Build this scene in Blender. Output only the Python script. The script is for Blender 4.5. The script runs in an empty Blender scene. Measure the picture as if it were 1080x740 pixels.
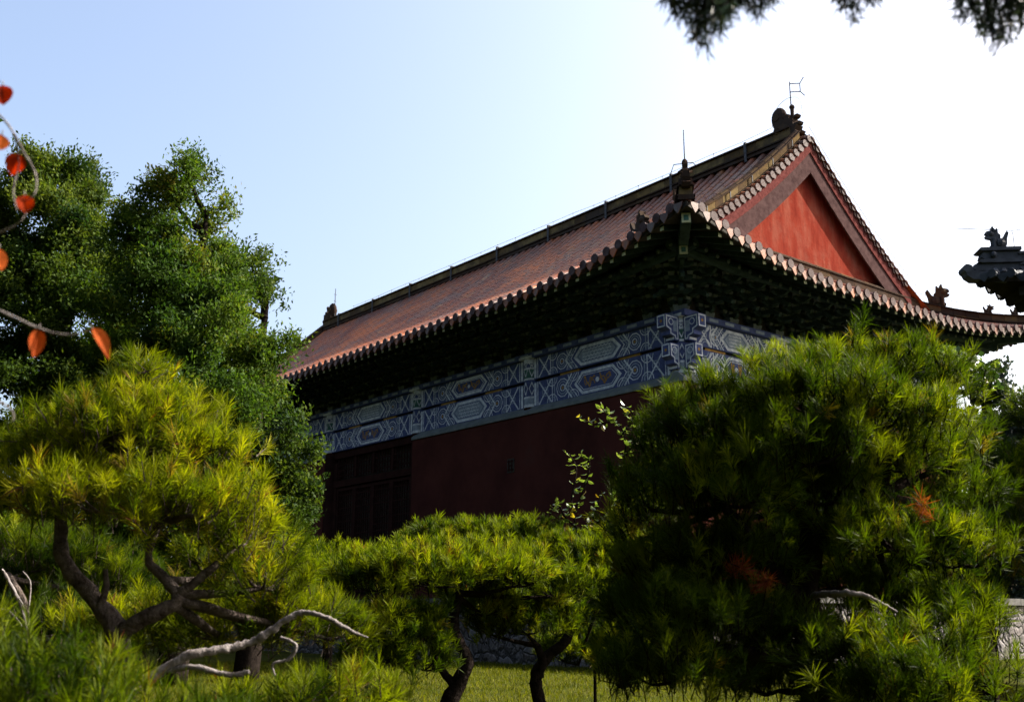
import bpy, math, random
import numpy as np
from mathutils import Vector, Matrix

random.seed(7)
rng = np.random.default_rng(11)
R = math.radians
scene = bpy.context.scene
col = scene.collection

# ------------------------------------------------------------------ camera, light, exposure
EYE = 1.3
PITCH = 13.96
FPX, CX, CY = 1118.0, 540.0, 370.0
SUN_AZ, SUN_EL = 76.0, 39.0          # azimuth clockwise from +Y, the view direction
cam_d = bpy.data.cameras.new('camera')
cam = bpy.data.objects.new('camera', cam_d)
col.objects.link(cam)
cam.location = (0, 0, EYE)
cam.rotation_euler = (R(90 + PITCH), 0, 0)
cam_d.sensor_width = 36.0
cam_d.lens = 36.0 * FPX / 1080.0
cam_d.clip_start = 0.05
cam_d.clip_end = 3000
cam_d.dof.use_dof = True
cam_d.dof.focus_distance = 11.0
cam_d.dof.aperture_fstop = 4.5
scene.camera = cam

world = bpy.data.worlds.new('World')
scene.world = world
world.use_nodes = True
wn = world.node_tree
bgn = wn.nodes['Background']
sky = wn.nodes.new('ShaderNodeTexSky')
sky.sky_type = 'NISHITA'
sky.sun_disc = False
sky.sun_elevation = R(SUN_EL)
sky.sun_rotation = R(SUN_AZ)
sky.air_density = 1.0
sky.dust_density = 6.0
sky.ozone_density = 0.5
wn.links.new(sky.outputs[0], bgn.inputs[0])
bgn.inputs[1].default_value = 0.095

sun_d = bpy.data.lights.new('sun', 'SUN')
sun_d.energy = 5.0
sun_d.angle = R(0.5)
sun_d.color = (1.0, 0.93, 0.82)
sun = bpy.data.objects.new('sun', sun_d)
col.objects.link(sun)
_s = Vector((math.sin(R(SUN_AZ)) * math.cos(R(SUN_EL)), math.cos(R(SUN_AZ)) * math.cos(R(SUN_EL)), math.sin(R(SUN_EL))))
sun.rotation_euler = _s.to_track_quat('Z', 'Y').to_euler()
sun.location = (20, -5, 30)

vs = scene.view_settings
vs.view_transform = 'Standard'
vs.look = 'None'
vs.gamma = 1.0
vs.exposure = 1.98
vs.use_curve_mapping = False
scene.cycles.max_bounces = 6
scene.cycles.diffuse_bounces = 2
scene.cycles.transmission_bounces = 3
scene.cycles.use_denoising = True

# ------------------------------------------------------------------ helpers
PT = R(PITCH)

def at(px, py, d):
    """world point seen at photo pixel (px, py) at forward distance d"""
    X = px - CX
    up = CY - py
    Y = FPX * math.cos(PT) - up * math.sin(PT)
    Z = FPX * math.sin(PT) + up * math.cos(PT)
    k = d / Y
    return Vector((X * k, d, EYE + Z * k))

class MB:
    """collects faces and links them as one mesh object"""
    def __init__(s):
        s.v = []; s.f = []; s.m = []; s.t = []
    def face(s, pts, m=0, t=0.5):
        i = len(s.v)
        s.v.extend([tuple(p) for p in pts])
        s.f.append(tuple(range(i, i + len(pts)))); s.m.append(m); s.t.append(t)
    def raw(s, vs_, fs, m=0, t=0.5):
        i = len(s.v)
        s.v.extend([tuple(p) for p in vs_])
        for f in fs:
            s.f.append(tuple(i + k for k in f)); s.m.append(m); s.t.append(t)
    def box(s, c, size, m=0, t=0.5, rot=None, taper=1.0):
        hx, hy, hz = size[0] / 2, size[1] / 2, size[2] / 2
        pts = []
        for z in (-1, 1):
            k = 1.0 if z < 0 else taper
            for x, y in ((-1, -1), (1, -1), (1, 1), (-1, 1)):
                p = Vector((x * hx * k, y * hy * k, z * hz))
                if rot is not None: p = rot @ p
                pts.append(p + Vector(c))
        s.raw(pts, [(3, 2, 1, 0), (4, 5, 6, 7), (0, 1, 5, 4), (1, 2, 6, 5), (2, 3, 7, 6), (3, 0, 4, 7)], m, t)
    def bar(s, a, b, w, h, m=0, t=0.5, up=(0, 0, 1)):
        a = Vector(a); b = Vector(b); d = (b - a)
        L_ = d.length; d.normalize()
        side = d.cross(Vector(up)); side.normalize(); u = side.cross(d)
        rot = Matrix((d, side, u)).transposed()
        s.box((a + b) / 2, (L_, w, h), m, t, rot)
    def prism(s, pts2, o, ax, ay, an, depth, m=0, t=0.5):
        """extrude the outline pts2 (in ax, ay) by depth along an, centred"""
        o = Vector(o); ax = Vector(ax); ay = Vector(ay); an = Vector(an)
        n = len(pts2)
        A = [o + ax * p[0] + ay * p[1] - an * depth / 2 for p in pts2]
        B = [p + an * depth for p in A]
        fs = [tuple(range(n - 1, -1, -1)), tuple(range(n, 2 * n))]
        for i in range(n):
            j = (i + 1) % n
            fs.append((i, j, n + j, n + i))
        s.raw(A + B, fs, m, t)
    def tube(s, pts, rad, sides=7, m=0, t=0.5, caps=True):
        pts = [Vector(p) for p in pts]
        n = len(pts)
        if not hasattr(rad, '__len__'): rad = [rad] * n
        vs_ = []
        prev = None
        for i in range(n):
            d = pts[min(i + 1, n - 1)] - pts[max(i - 1, 0)]
            if d.length < 1e-9: d = Vector((0, 0, 1))
            d.normalize()
            if prev is None:
                a = d.orthogonal()
            else:
                a = prev - d * prev.dot(d)
                if a.length < 1e-6: a = d.orthogonal()
            a.normalize(); prev = a
            b = d.cross(a)
            for k in range(sides):
                th = 2 * math.pi * k / sides
                vs_.append(pts[i] + (a * math.cos(th) + b * math.sin(th)) * rad[i])
        fs = []
        for i in range(n - 1):
            for k in range(sides):
                k2 = (k + 1) % sides
                fs.append((i * sides + k, i * sides + k2, (i + 1) * sides + k2, (i + 1) * sides + k))
        if caps:
            fs.append(tuple(range(sides - 1, -1, -1)))
            fs.append(tuple((n - 1) * sides + k for k in range(sides)))
        s.raw(vs_, fs, m, t)
    def ball(s, c, r, m=0, t=0.5, seg=8, rings=6):
        c = Vector(c); rx, ry, rz = r if hasattr(r, '__len__') else (r, r, r)
        vs_ = []
        for i in range(rings + 1):
            ph = math.pi * i / rings
            for k in range(seg):
                th = 2 * math.pi * k / seg
                vs_.append(c + Vector((rx * math.sin(ph) * math.cos(th), ry * math.sin(ph) * math.sin(th), rz * math.cos(ph))))
        fs = []
        for i in range(rings):
            for k in range(seg):
                k2 = (k + 1) % seg
                fs.append((i * seg + k, (i + 1) * seg + k, (i + 1) * seg + k2, i * seg + k2))
        s.raw(vs_, fs, m, t)
    def build(s, name, mats, parent=None, smooth=False):
        me = bpy.data.meshes.new(name)
        me.from_pydata(s.v, [], s.f)
        if not isinstance(mats, (list, tuple)): mats = [mats]
        for m in mats: me.materials.append(m)
        me.polygons.foreach_set('material_index', s.m)
        a = me.attributes.new('tint', 'FLOAT', 'FACE')
        a.data.foreach_set('value', s.t)
        if smooth: me.polygons.foreach_set('use_smooth', [True] * len(s.f))
        me.update()
        o = bpy.data.objects.new(name, me)
        col.objects.link(o)
        if parent is not None: o.parent = parent
        return o

def np_mesh(name, groups, mats, parent=None):
    """groups: list of (verts (N,k,3), tint (N,), material index); one mesh with the attribute tint"""
    V = []; loops = []; starts = []; tot = []; mi = []; ti = []
    nv = 0; nl = 0
    for P, T, m in groups:
        n, k, _ = P.shape
        V.append(P.reshape(-1, 3))
        loops.append(np.arange(nv, nv + n * k)); starts.append(nl + np.arange(n) * k)
        tot.append(np.full(n, k)); mi.append(np.full(n, m)); ti.append(T)
        nv += n * k; nl += n * k
    V = np.concatenate(V).astype(np.float32); loops = np.concatenate(loops).astype(np.int32)
    starts = np.concatenate(starts).astype(np.int32)
    mi = np.concatenate(mi).astype(np.int32); ti = np.concatenate(ti).astype(np.float32)
    me = bpy.data.meshes.new(name)
    me.vertices.add(len(V)); me.vertices.foreach_set('co', V.ravel())
    me.loops.add(len(loops)); me.loops.foreach_set('vertex_index', loops)
    me.polygons.add(len(starts)); me.polygons.foreach_set('loop_start', starts)
    for m in mats: me.materials.append(m)
    me.polygons.foreach_set('material_index', mi)
    a = me.attributes.new('tint', 'FLOAT', 'FACE'); a.data.foreach_set('value', ti)
    me.update(calc_edges=True); me.validate()
    o = bpy.data.objects.new(name, me); col.objects.link(o)
    if parent is not None: o.parent = parent
    return o

def empty(name, loc=(0, 0, 0), rz=0.0):
    o = bpy.data.objects.new(name, None)
    o.empty_display_size = 0.2
    col.objects.link(o)
    o.location = loc; o.rotation_euler = (0, 0, rz)
    return o

def tag(o, label=None, cat=None, group=None, kind=None):
    if label: o['label'] = label
    if cat: o['category'] = cat
    if group: o['group'] = group
    if kind: o['kind'] = kind
    return o

def child(mb, name, mats, root, **k):
    """a part whose mesh is given in world coordinates under a root standing elsewhere"""
    L_ = root.location
    mb.v = [(v[0] - L_[0], v[1] - L_[1], v[2] - L_[2]) for v in mb.v]
    return mb.build(name, mats, root, **k)

def smooth_path(pts, sub=4, jit=0.0):
    """Catmull-Rom through points with radii: list of (Vector, r)"""
    P = [Vector(p[0]) for p in pts]; Q = [p[1] for p in pts]
    out = []; rad = []
    n = len(P)
    for i in range(n - 1):
        p0 = P[max(i - 1, 0)]; p1 = P[i]; p2 = P[i + 1]; p3 = P[min(i + 2, n - 1)]
        for k in range(sub):
            t = k / sub
            v = 0.5 * ((2 * p1) + (p2 - p0) * t + (2 * p0 - 5 * p1 + 4 * p2 - p3) * t * t + (3 * p1 - p0 - 3 * p2 + p3) * t ** 3)
            r = Q[i] * (1 - t) + Q[i + 1] * t
            if jit:
                v = v + Vector((random.uniform(-1, 1), random.uniform(-1, 1), random.uniform(-1, 1))) * r * jit
                r *= 1 + random.uniform(-jit, jit) * 0.8
            out.append(v); rad.append(r)
    out.append(P[-1]); rad.append(Q[-1])
    return out, rad

# ------------------------------------------------------------------ materials
class NT:
    def __init__(s, name):
        s.m = bpy.data.materials.new(name); s.m.use_nodes = True
        s.t = s.m.node_tree; s.n = s.t.nodes; s.l = s.t.links
        s.b = s.n['Principled BSDF']; s.out = s.n['Material Output']
    def node(s, ty, **k):
        n = s.n.new(ty)
        for a, b in k.items(): setattr(n, a, b)
        return n
    def link(s, a, b): s.l.new(a, b)
    def ramp(s, fac, stops, mode='LINEAR'):
        r = s.node('ShaderNodeValToRGB'); e = r.color_ramp.elements
        r.color_ramp.interpolation = mode
        while len(e) < len(stops): e.new(0.5)
        for i, (p, c) in enumerate(stops):
            e[i].position = p; e[i].color = (c[0], c[1], c[2], 1)
        s.link(fac, r.inputs[0]); return r.outputs[0]
    def noise(s, scale, detail=4, rough=0.55, vec=None, dist=0.0):
        n = s.node('ShaderNodeTexNoise'); n.inputs['Scale'].default_value = scale
        n.inputs['Detail'].default_value = detail; n.inputs['Roughness'].default_value = rough
        n.inputs['Distortion'].default_value = dist
        if vec is None: vec = s.coord()
        s.link(vec, n.inputs['Vector']); return n.outputs['Fac']
    def coord(s):
        if not hasattr(s, '_c'): s._c = s.node('ShaderNodeTexCoord').outputs['Object']
        return s._c
    def tint(s):
        a = s.node('ShaderNodeAttribute'); a.attribute_name = 'tint'; return a.outputs['Fac']
    def mix(s, a, b, fac, ty='MIX'):
        n = s.node('ShaderNodeMix', data_type='RGBA', blend_type=ty)
        for v, i in ((fac, 0), (a, 6), (b, 7)):
            if hasattr(v, 'links') or hasattr(v, 'is_linked'): s.link(v, n.inputs[i])
            elif i == 0: n.inputs[0].default_value = v
            else: n.inputs[i].default_value = (v[0], v[1], v[2], 1)
        return n.outputs[2]
    def bump(s, h, strength=0.4, dist=0.02):
        n = s.node('ShaderNodeBump'); n.inputs['Strength'].default_value = strength
        n.inputs['Distance'].default_value = dist
        s.link(h, n.inputs['Height']); s.link(n.outputs[0], s.b.inputs['Normal'])
    def color(s, c):
        if hasattr(c, 'is_linked'): s.link(c, s.b.inputs['Base Color'])
        else: s.b.inputs['Base Color'].default_value = (c[0], c[1], c[2], 1)
    def rough(s, r, spec=0.4):
        s.b.inputs['Roughness'].default_value = r
        s.b.inputs['Specular IOR Level'].default_value = spec

def mottled(name, c1, c2, scale=6, rough=0.7, spec=0.3, bump=0.3, bscale=None, c3=None):
    k = NT(name)
    f = k.noise(scale, 6, 0.65)
    stops = [(0.32, c1), (0.62, c2)] + ([(0.78, c3)] if c3 else [])
    c = k.ramp(f, stops)
    k.color(c); k.rough(max(rough, 0.6), min(spec, 0.06))
    if bump: k.bump(k.noise(bscale or scale * 5, 5), bump, 0.02)
    return k.m

def leaf_material(name, stops, trans, tmix=0.45, rough=0.5, spec=0.25, vary=1.2):
    k = NT(name)
    c = k.ramp(k.tint(), stops)
    n = k.noise(vary, 3)
    dark = k.mix(c, (0.55, 0.62, 0.5), 1.0, 'MULTIPLY')
    c = k.mix(dark, c, k.ramp(n, [(0.35, (0, 0, 0)), (0.6, (1, 1, 1))]))
    k.color(c); k.rough(rough, spec)
    tr = k.node('ShaderNodeBsdfTranslucent')
    tc = k.mix(c, trans, 1.0, 'MULTIPLY')
    k.link(tc, tr.inputs[0])
    mx = k.node('ShaderNodeMixShader'); mx.inputs[0].default_value = tmix
    k.link(k.b.outputs[0], mx.inputs[1]); k.link(tr.outputs[0], mx.inputs[2])
    k.link(mx.outputs[0], k.out.inputs[0])
    return k.m

M = {}
def tile_material(name, stops, patch, spec=0.2, grime=1.0):
    k = NT(name)
    base = k.ramp(k.tint(), stops)
    pn = k.noise(0.22, 3, 0.6, dist=0.6)
    c = k.mix(base, k.mix(base, patch, 0.75), k.ramp(pn, [(0.46, (0, 0, 0)), (0.62, (1, 1, 1))]))
    dirt = k.noise(3.0, 6, 0.7)
    c = k.mix(c, (0.07 * grime, 0.058 * grime, 0.050 * grime), k.ramp(dirt, [(0.42, (0, 0, 0)), (0.72, (0.85, 0.85, 0.85))]))
    mv = k.noise(0.5, 5, 0.65, dist=1.0)
    c = k.mix(c, (0.10 * grime, 0.085 * grime, 0.078 * grime), k.ramp(mv, [(0.5, (0, 0, 0)), (0.68, (0.75, 0.75, 0.75))]))
    k.color(c); k.rough(0.45 if spec else 0.9, spec)
    k.bump(k.noise(14, 4), 0.25, 0.02)
    return k.m
M['tile'] = tile_material('glazed_tile', [(0.0, (0.050, 0.022, 0.014)), (0.3, (0.11, 0.032, 0.018)), (0.6, (0.17, 0.050, 0.024)), (0.85, (0.21, 0.090, 0.038)), (1.0, (0.25, 0.15, 0.08))], (0.36, 0.10, 0.022))
M['ridge_tile'] = tile_material('ridge_tile', [(0.0, (0.022, 0.014, 0.012)), (0.4, (0.042, 0.026, 0.018)), (0.75, (0.12, 0.080, 0.034)), (1.0, (0.17, 0.125, 0.058))], (0.055, 0.038, 0.028), 0.0, 0.4)
M['drip_tile'] = mottled('drip_tile', (0.028, 0.012, 0.011), (0.060, 0.040, 0.040), 5, 0.6, 0.06, 0.3, c3=(0.11, 0.088, 0.085))
M['grey_tile'] = mottled('grey_tile', (0.0300, 0.0330, 0.0390), (0.0660, 0.0720, 0.0840), 4, 0.5, 0.4, 0.3)
def gable_material():
    k = NT('red_gable_plaster')
    mp = k.node('ShaderNodeMapping'); mp.inputs['Scale'].default_value = (2.6, 2.6, 0.6)
    k.link(k.coord(), mp.inputs[0])
    streak = k.noise(1.0, 5, 0.6, mp.outputs[0])
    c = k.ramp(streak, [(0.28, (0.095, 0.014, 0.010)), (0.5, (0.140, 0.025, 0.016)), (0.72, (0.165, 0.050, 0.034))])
    pt = k.noise(0.9, 5, 0.6)
    c = k.mix(c, (0.16, 0.060, 0.042), k.ramp(pt, [(0.5, (0, 0, 0)), (0.7, (0.6, 0.6, 0.6))]))
    st = k.noise(3.2, 6, 0.7)
    c = k.mix(c, (0.085, 0.020, 0.016), k.ramp(st, [(0.56, (0, 0, 0)), (0.74, (0.7, 0.7, 0.7))]))
    k.color(c); k.rough(0.95, 0.0); k.bump(k.noise(5, 6, 0.7), 0.5, 0.04)
    return k.m
M['gable'] = gable_material()
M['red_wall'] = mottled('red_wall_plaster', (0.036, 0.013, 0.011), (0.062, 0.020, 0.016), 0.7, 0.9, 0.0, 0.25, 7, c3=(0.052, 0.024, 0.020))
M['red_wood'] = mottled('red_timber', (0.016, 0.008, 0.007), (0.030, 0.013, 0.011), 3, 0.8, 0.0, 0.2)
M['board'] = mottled('weathered_board', (0.0325, 0.0195, 0.0195), (0.0650, 0.0403, 0.0390), 4, 0.8, 0.0, 0.4)
M['board_red'] = mottled('faded_red_board', (0.050, 0.016, 0.015), (0.105, 0.036, 0.033), 7, 0.8, 0.0, 0.5)
M['blue'] = mottled('blue_paint', (0.040, 0.052, 0.115), (0.070, 0.085, 0.19), 5, 0.8, 0.0, 0.1, c3=(0.12, 0.13, 0.19))
M['pale'] = mottled('pale_paint', (0.24, 0.265, 0.31), (0.56, 0.585, 0.63), 7, 0.8, 0.0, 0.1, c3=(0.38, 0.40, 0.45))
M['green'] = mottled('green_paint', (0.025, 0.07, 0.055), (0.06, 0.13, 0.11), 6, 0.7, 0.2, 0.1)
M['teal'] = mottled('faded_blue_grey_paint', (0.14, 0.17, 0.22), (0.24, 0.28, 0.34), 6, 0.8, 0.0, 0.1)
M['gold'] = mottled('gold_paint', (0.1800, 0.0900, 0.0180), (0.2880, 0.1680, 0.0420), 6, 0.5, 0.4, 0.1)
M['dark_wood'] = mottled('dark_timber', (0.022, 0.02, 0.017), (0.045, 0.038, 0.03), 5, 0.8, 0.15, 0.2)
M['dougong'] = mottled('dark_green_bracket_paint', (0.012, 0.022, 0.018), (0.03, 0.048, 0.04), 4, 0.75, 0.2, 0.1)
M['dougong_edge'] = mottled('bracket_edge_paint', (0.07, 0.09, 0.085), (0.13, 0.15, 0.14), 4, 0.75, 0.2, 0.1)
M['rafter_end'] = mottled('rafter_end_paint', (0.24, 0.25, 0.13), (0.42, 0.42, 0.27), 3, 0.7, 0.0, 0.1)
M['coping'] = mottled('grey_coping_stone', (0.0850, 0.1000, 0.1000), (0.1400, 0.1550, 0.1550), 3, 0.85, 0.15, 0.3)
M['slab'] = mottled('pale_stone_slab', (0.0744, 0.0713, 0.0682), (0.1240, 0.1209, 0.1147), 3, 0.9, 0.0, 0.4, 14)
M['iron'] = mottled('iron', (0.03, 0.03, 0.035), (0.07, 0.07, 0.075), 9, 0.5, 0.5, 0)
M['zinc'] = mottled('zinc_wire', (0.16, 0.17, 0.19), (0.26, 0.27, 0.29), 9, 0.5, 0.5, 0)
M['bark'] = mottled('pine_bark', (0.0248, 0.0180, 0.0153), (0.0900, 0.0720, 0.0630), 22, 0.95, 0.1, 1.0, 45, (0.1440, 0.1215, 0.1125))
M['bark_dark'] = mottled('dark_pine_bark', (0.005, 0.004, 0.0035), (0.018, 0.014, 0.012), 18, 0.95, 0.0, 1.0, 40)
M['deadwood'] = mottled('bleached_branch', (0.0967, 0.0818, 0.0781), (0.1786, 0.1600, 0.1562), 25, 0.9, 0.15, 0.6, 60)

def rubble_material():
    k = NT('rubble_stone')
    v = k.node('ShaderNodeTexVoronoi'); v.inputs['Scale'].default_value = 2.4
    mp = k.node('ShaderNodeMapping'); mp.inputs['Scale'].default_value = (1, 1, 1.4)
    nz = k.node('ShaderNodeTexNoise'); nz.inputs['Scale'].default_value = 2.2; nz.inputs['Detail'].default_value = 3
    k.link(k.coord(), nz.inputs['Vector'])
    vm = k.node('ShaderNodeVectorMath', operation='MULTIPLY_ADD'); vm.inputs[1].default_value = (.5, .5, .5)
    k.link(nz.outputs['Color'], vm.inputs[0]); k.link(k.coord(), vm.inputs[2])
    k.link(vm.outputs[0], mp.inputs[0]); k.link(mp.outputs[0], v.inputs['Vector'])
    v2 = k.node('ShaderNodeTexVoronoi', feature='DISTANCE_TO_EDGE'); v2.inputs['Scale'].default_value = 2.4
    k.link(mp.outputs[0], v2.inputs['Vector'])
    sep = k.node('ShaderNodeSeparateColor'); k.link(v.outputs['Color'], sep.inputs[0])
    stone = k.ramp(sep.outputs[0], [(0.0, (0.03, 0.027, 0.027)), (0.35, (0.055, 0.052, 0.055)), (0.7, (0.066, 0.052, 0.046)), (1.0, (0.11, 0.108, 0.118))])
    stone = k.mix(stone, (0.2, 0.18, 0.17), k.ramp(k.noise(14, 5), [(0.4, (0, 0, 0)), (0.75, (0.8, 0.8, 0.8))]))
    c = k.mix((0.03, 0.028, 0.026), stone, k.ramp(v2.outputs['Distance'], [(0.02, (0, 0, 0)), (0.07, (1, 1, 1))]))
    k.color(c); k.rough(0.9, 0.15)
    h = k.ramp(v2.outputs['Distance'], [(0.0, (0, 0, 0)), (0.16, (1, 1, 1))])
    k.bump(h, 0.9, 0.06)
    return k.m
M['rubble'] = rubble_material()

def ground_material():
    k = NT('lawn_ground')
    n1 = k.noise(0.6, 5, 0.6); n2 = k.noise(30, 5, 0.7)
    c = k.mix(k.ramp(n1, [(0.35, (0.026, 0.036, 0.006)), (0.65, (0.050, 0.052, 0.010))]), (0.026, 0.022, 0.012), k.ramp(n2, [(0.45, (0, 0, 0)), (0.7, (1, 1, 1))]))
    k.color(c); k.rough(0.95, 0.0); k.bump(n2, 0.8, 0.05)
    return k.m
M['ground'] = ground_material()

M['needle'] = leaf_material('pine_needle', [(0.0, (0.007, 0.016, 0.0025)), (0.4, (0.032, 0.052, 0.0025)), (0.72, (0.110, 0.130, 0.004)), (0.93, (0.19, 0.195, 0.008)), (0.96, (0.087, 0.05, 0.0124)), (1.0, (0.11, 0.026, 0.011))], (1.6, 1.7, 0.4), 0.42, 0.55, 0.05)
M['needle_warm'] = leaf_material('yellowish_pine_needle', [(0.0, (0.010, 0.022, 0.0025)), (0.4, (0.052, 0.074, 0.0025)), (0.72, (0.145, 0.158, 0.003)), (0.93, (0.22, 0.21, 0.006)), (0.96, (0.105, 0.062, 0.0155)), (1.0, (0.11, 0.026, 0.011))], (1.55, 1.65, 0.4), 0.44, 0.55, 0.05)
M['juniper'] = leaf_material('juniper_spray', [(0.0, (0.0129, 0.0322, 0.0081)), (0.5, (0.0403, 0.0725, 0.0096)), (0.85, (0.0806, 0.1048, 0.0113)), (1.0, (0.1209, 0.1048, 0.0129))], (1.5, 1.6, 0.6), 0.36, 0.6, 0.05, 0.5)
M['juniper_dark'] = leaf_material('dark_juniper_spray', [(0.0, (0.012, 0.030, 0.008)), (0.5, (0.034, 0.058, 0.009)), (1.0, (0.075, 0.098, 0.012))], (1.5, 1.5, 0.6), 0.36, 0.6, 0.05, 0.5)
M['cedar'] = leaf_material('cedar_needle', [(0.0, (0.0112, 0.0210, 0.0196)), (0.6, (0.0210, 0.0350, 0.0280)), (1.0, (0.0420, 0.0525, 0.0210))], (1.1, 1.2, 1.0), 0.25, 0.5, 0.25)
M['broadleaf'] = leaf_material('shrub_leaf', [(0.0, (0.0420, 0.0700, 0.0140)), (0.5, (0.0840, 0.1190, 0.0245)), (0.85, (0.1260, 0.1610, 0.0420)), (0.95, (0.2100, 0.1680, 0.0210)), (1.0, (0.2940, 0.1960, 0.0140))], (1.7, 1.7, 0.8), 0.4, 0.35, 0.5)
M['dark_leaf'] = leaf_material('dark_leaf', [(0.0, (0.0098, 0.0210, 0.0084)), (1.0, (0.0280, 0.0525, 0.0140))], (1.5, 1.6, 0.9), 0.35, 0.4, 0.4)
M['orange_leaf'] = leaf_material('autumn_leaf', [(0.0, (0.16, 0.008, 0.003)), (0.5, (0.30, 0.030, 0.003)), (1.0, (0.32, 0.085, 0.018))], (1.7, 1.2, 0.7), 0.5, 0.6, 0.03, 40)
M['grass'] = leaf_material('grass_blade', [(0.0, (0.0434, 0.0589, 0.0037)), (1.0, (0.1054, 0.1023, 0.0050))], (1.6, 1.6, 0.4), 0.35, 0.6, 0.05)

# ------------------------------------------------------------------ ground
g = MB()
g.face([(-1500, -300, 0), (1500, -300, 0), (1500, 2500, 0), (-1500, 2500, 0)])
tag(g.build('ground', M['ground']), kind='structure')

# ------------------------------------------------------------------ the temple hall
ROT = R(39.2)
HC = Vector((30 * math.sin(R(9.35)), 30 * math.cos(R(9.35)), 0))
W, L, E, DEP = 13.3, 33.1, 2.75, 9.4
H0, DZ = 10.72, 6.5
PLAT = 1.78
hall = empty('temple_hall', (HC.x, HC.y, 0), ROT)
tag(hall, 'large old temple hall with red gable, reddish tiled roof and blue painted beams', 'temple')

class Roof:
    """a hip-and-gable roof in hall coordinates: eave overhang E round a W x L column plan"""
    def __init__(s, W, L, E, H0, DZ, up_amp=0.8, up_len=7.0, gable=True):
        s.W, s.L, s.E, s.H0, s.DZ = W, L, E, H0, DZ
        s.DEP = W / 2 + E; s.amp = up_amp; s.ul = up_len; s.gable = gable
    def lift(s, x, y):
        a = min(x + s.E, s.W + s.E - x); b = min(y + s.E, s.L + s.E - y)
        m = max(min(max(a, b), 99), 0); n = max(min(a, b), 0)
        return s.amp * max(0, 1 - m / s.ul) ** 2 * max(0, 1 - n / 3.6)
    def flare(s, x, y):
        a = min(x + s.E, s.W + s.E - x); b = min(y + s.E, s.L + s.E - y)
        m = max(min(max(a, b), 99), 0); n = max(min(a, b), 0)
        return 0.5 * s.amp * max(0, 1 - m / 5.5) ** 2 * max(0, 1 - n / 3.0)
    def prof(s, n):
        u = n / s.DEP
        return s.H0 + s.DZ * (0.64 * u + 0.36 * u * u)
    def xy(s, side, t, n):
        if side == 'L': return (-s.E + n, t)
        if side == 'R': return (s.W + s.E - n, t)
        if side == 'F': return (t, -s.E + n)
        return (t, s.L + s.E - n)
    def nmax(s, side, t):
        if side in 'LR':
            if s.gable and -0.3 <= t <= s.L + 0.3: return s.DEP
            return min(t + s.E, s.L + s.E - t, s.DEP)
        lim = s.E if s.gable else s.DEP
        return min(t + s.E, s.W + s.E - t, lim)
    def pt(s, side, t, n, dz=0.0):
        x, y = s.xy(side, t, n)
        fl = s.flare(x, y)
        lz = s.lift(x, y)
        x += fl if x > s.W / 2 else -fl; y += fl if y > s.L / 2 else -fl
        return Vector((x, y, s.prof(max(n, 0)) - (0.25 * -min(n, 0)) + lz + dz))
    def span(s, side):
        return (-s.E, (s.L if side in 'LR' else s.W) + s.E)
    def along(s, side): return Vector((0, 1, 0)) if side in 'LR' else Vector((1, 0, 0))
    def out(s, side): return {'L': Vector((-1, 0, 0)), 'R': Vector((1, 0, 0)), 'F': Vector((0, -1, 0)), 'B': Vector((0, 1, 0))}[side]

SP = 0.47
def tile_slope(rf, side, mb, sp=SP, tl=0.46, rad=0.115, detail=True):
    t0, t1 = rf.span(side)
    n_rows = int(round((t1 - t0) / sp)); sp = (t1 - t0) / n_rows
    al = rf.along(side); rr = random.Random(hash(side) % 97 + 3 if False else ord(side))
    for i in range(n_rows):
        # pan course between two tubes
        ta, tb = t0 + i * sp, t0 + (i + 1) * sp
        tm = (ta + tb) / 2
        nm = rf.nmax(side, tm)
        ks = max(1, int(math.ceil(nm / (tl * 1.0))))
        for k in range(ks):
            na, nb = k * nm / ks, (k + 1) * nm / ks
            A = rf.pt(side, ta, na); B = rf.pt(side, tb, na); C = rf.pt(side, tb, nb); D = rf.pt(side, ta, nb)
            mb.face([A, B, C, D], 0, min(1, max(0, rr.gauss(0.42, 0.11))))
        # drip tile under the pan
        if detail:
            p = rf.pt(side, tm, -0.04)
            o = rf.out(side)
            q_ = min(1.0, sp / 0.47) ** 1.4
            pts = [(-sp * 0.36, 0.03), (-sp * 0.30, -0.07 * q_), (-sp * 0.14, -0.17 * q_), (0, -0.25 * q_), (sp * 0.14, -0.17 * q_), (sp * 0.30, -0.07 * q_), (sp * 0.36, 0.03)]
            mb.prism(pts, p + o * 0.03, al, Vector((0, 0, 1)), o, 0.03, 0, rr.random() * 0.5)
    for i in range(1, n_rows):
        t = t0 + i * sp
        nm = rf.nmax(side, t) - 0.02
        if nm < 0.2: continue
        ks = max(1, int(round(nm / tl)))
        for k in range(ks):
            na, nb = -0.08 + k * (nm + 0.08) / ks, -0.08 + (k + 1) * (nm + 0.08) / ks
            a = rf.pt(side, t, na); b = rf.pt(side, t, nb)
            d = (b - a).normalized(); upv = al.cross(d)
            if upv.z < 0: upv = -upv
            vs_ = []
            for p, r_ in ((a, rad * 1.03), (b, rad * 0.96)):
                for q in range(6):
                    th = math.pi * q / 5
                    vs_.append(p + al * (r_ * math.cos(th)) + upv * (r_ * 1.15 * math.sin(th)))
            fs = [(q, q + 1, 7 + q, 6 + q) for q in range(5)]
            if k == 0: fs.append((5, 4, 3, 2, 1, 0))
            else: fs.append((5, 4, 3, 2, 1, 0))
            mb.raw(vs_, fs, 0, min(1, max(0, rr.gauss(0.52, 0.13))))
        if detail:
            p = rf.pt(side, t, -0.10)
            o = rf.out(side)
            pts = [(rad * 1.2 * math.cos(a_), 0.035 + rad * 1.2 * math.sin(a_)) for a_ in [2 * math.pi * q / 9 for q in range(9)]]
            mb.prism(pts, p, al, Vector((0, 0, 1)), o, 0.05, 1, rr.random())

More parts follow.
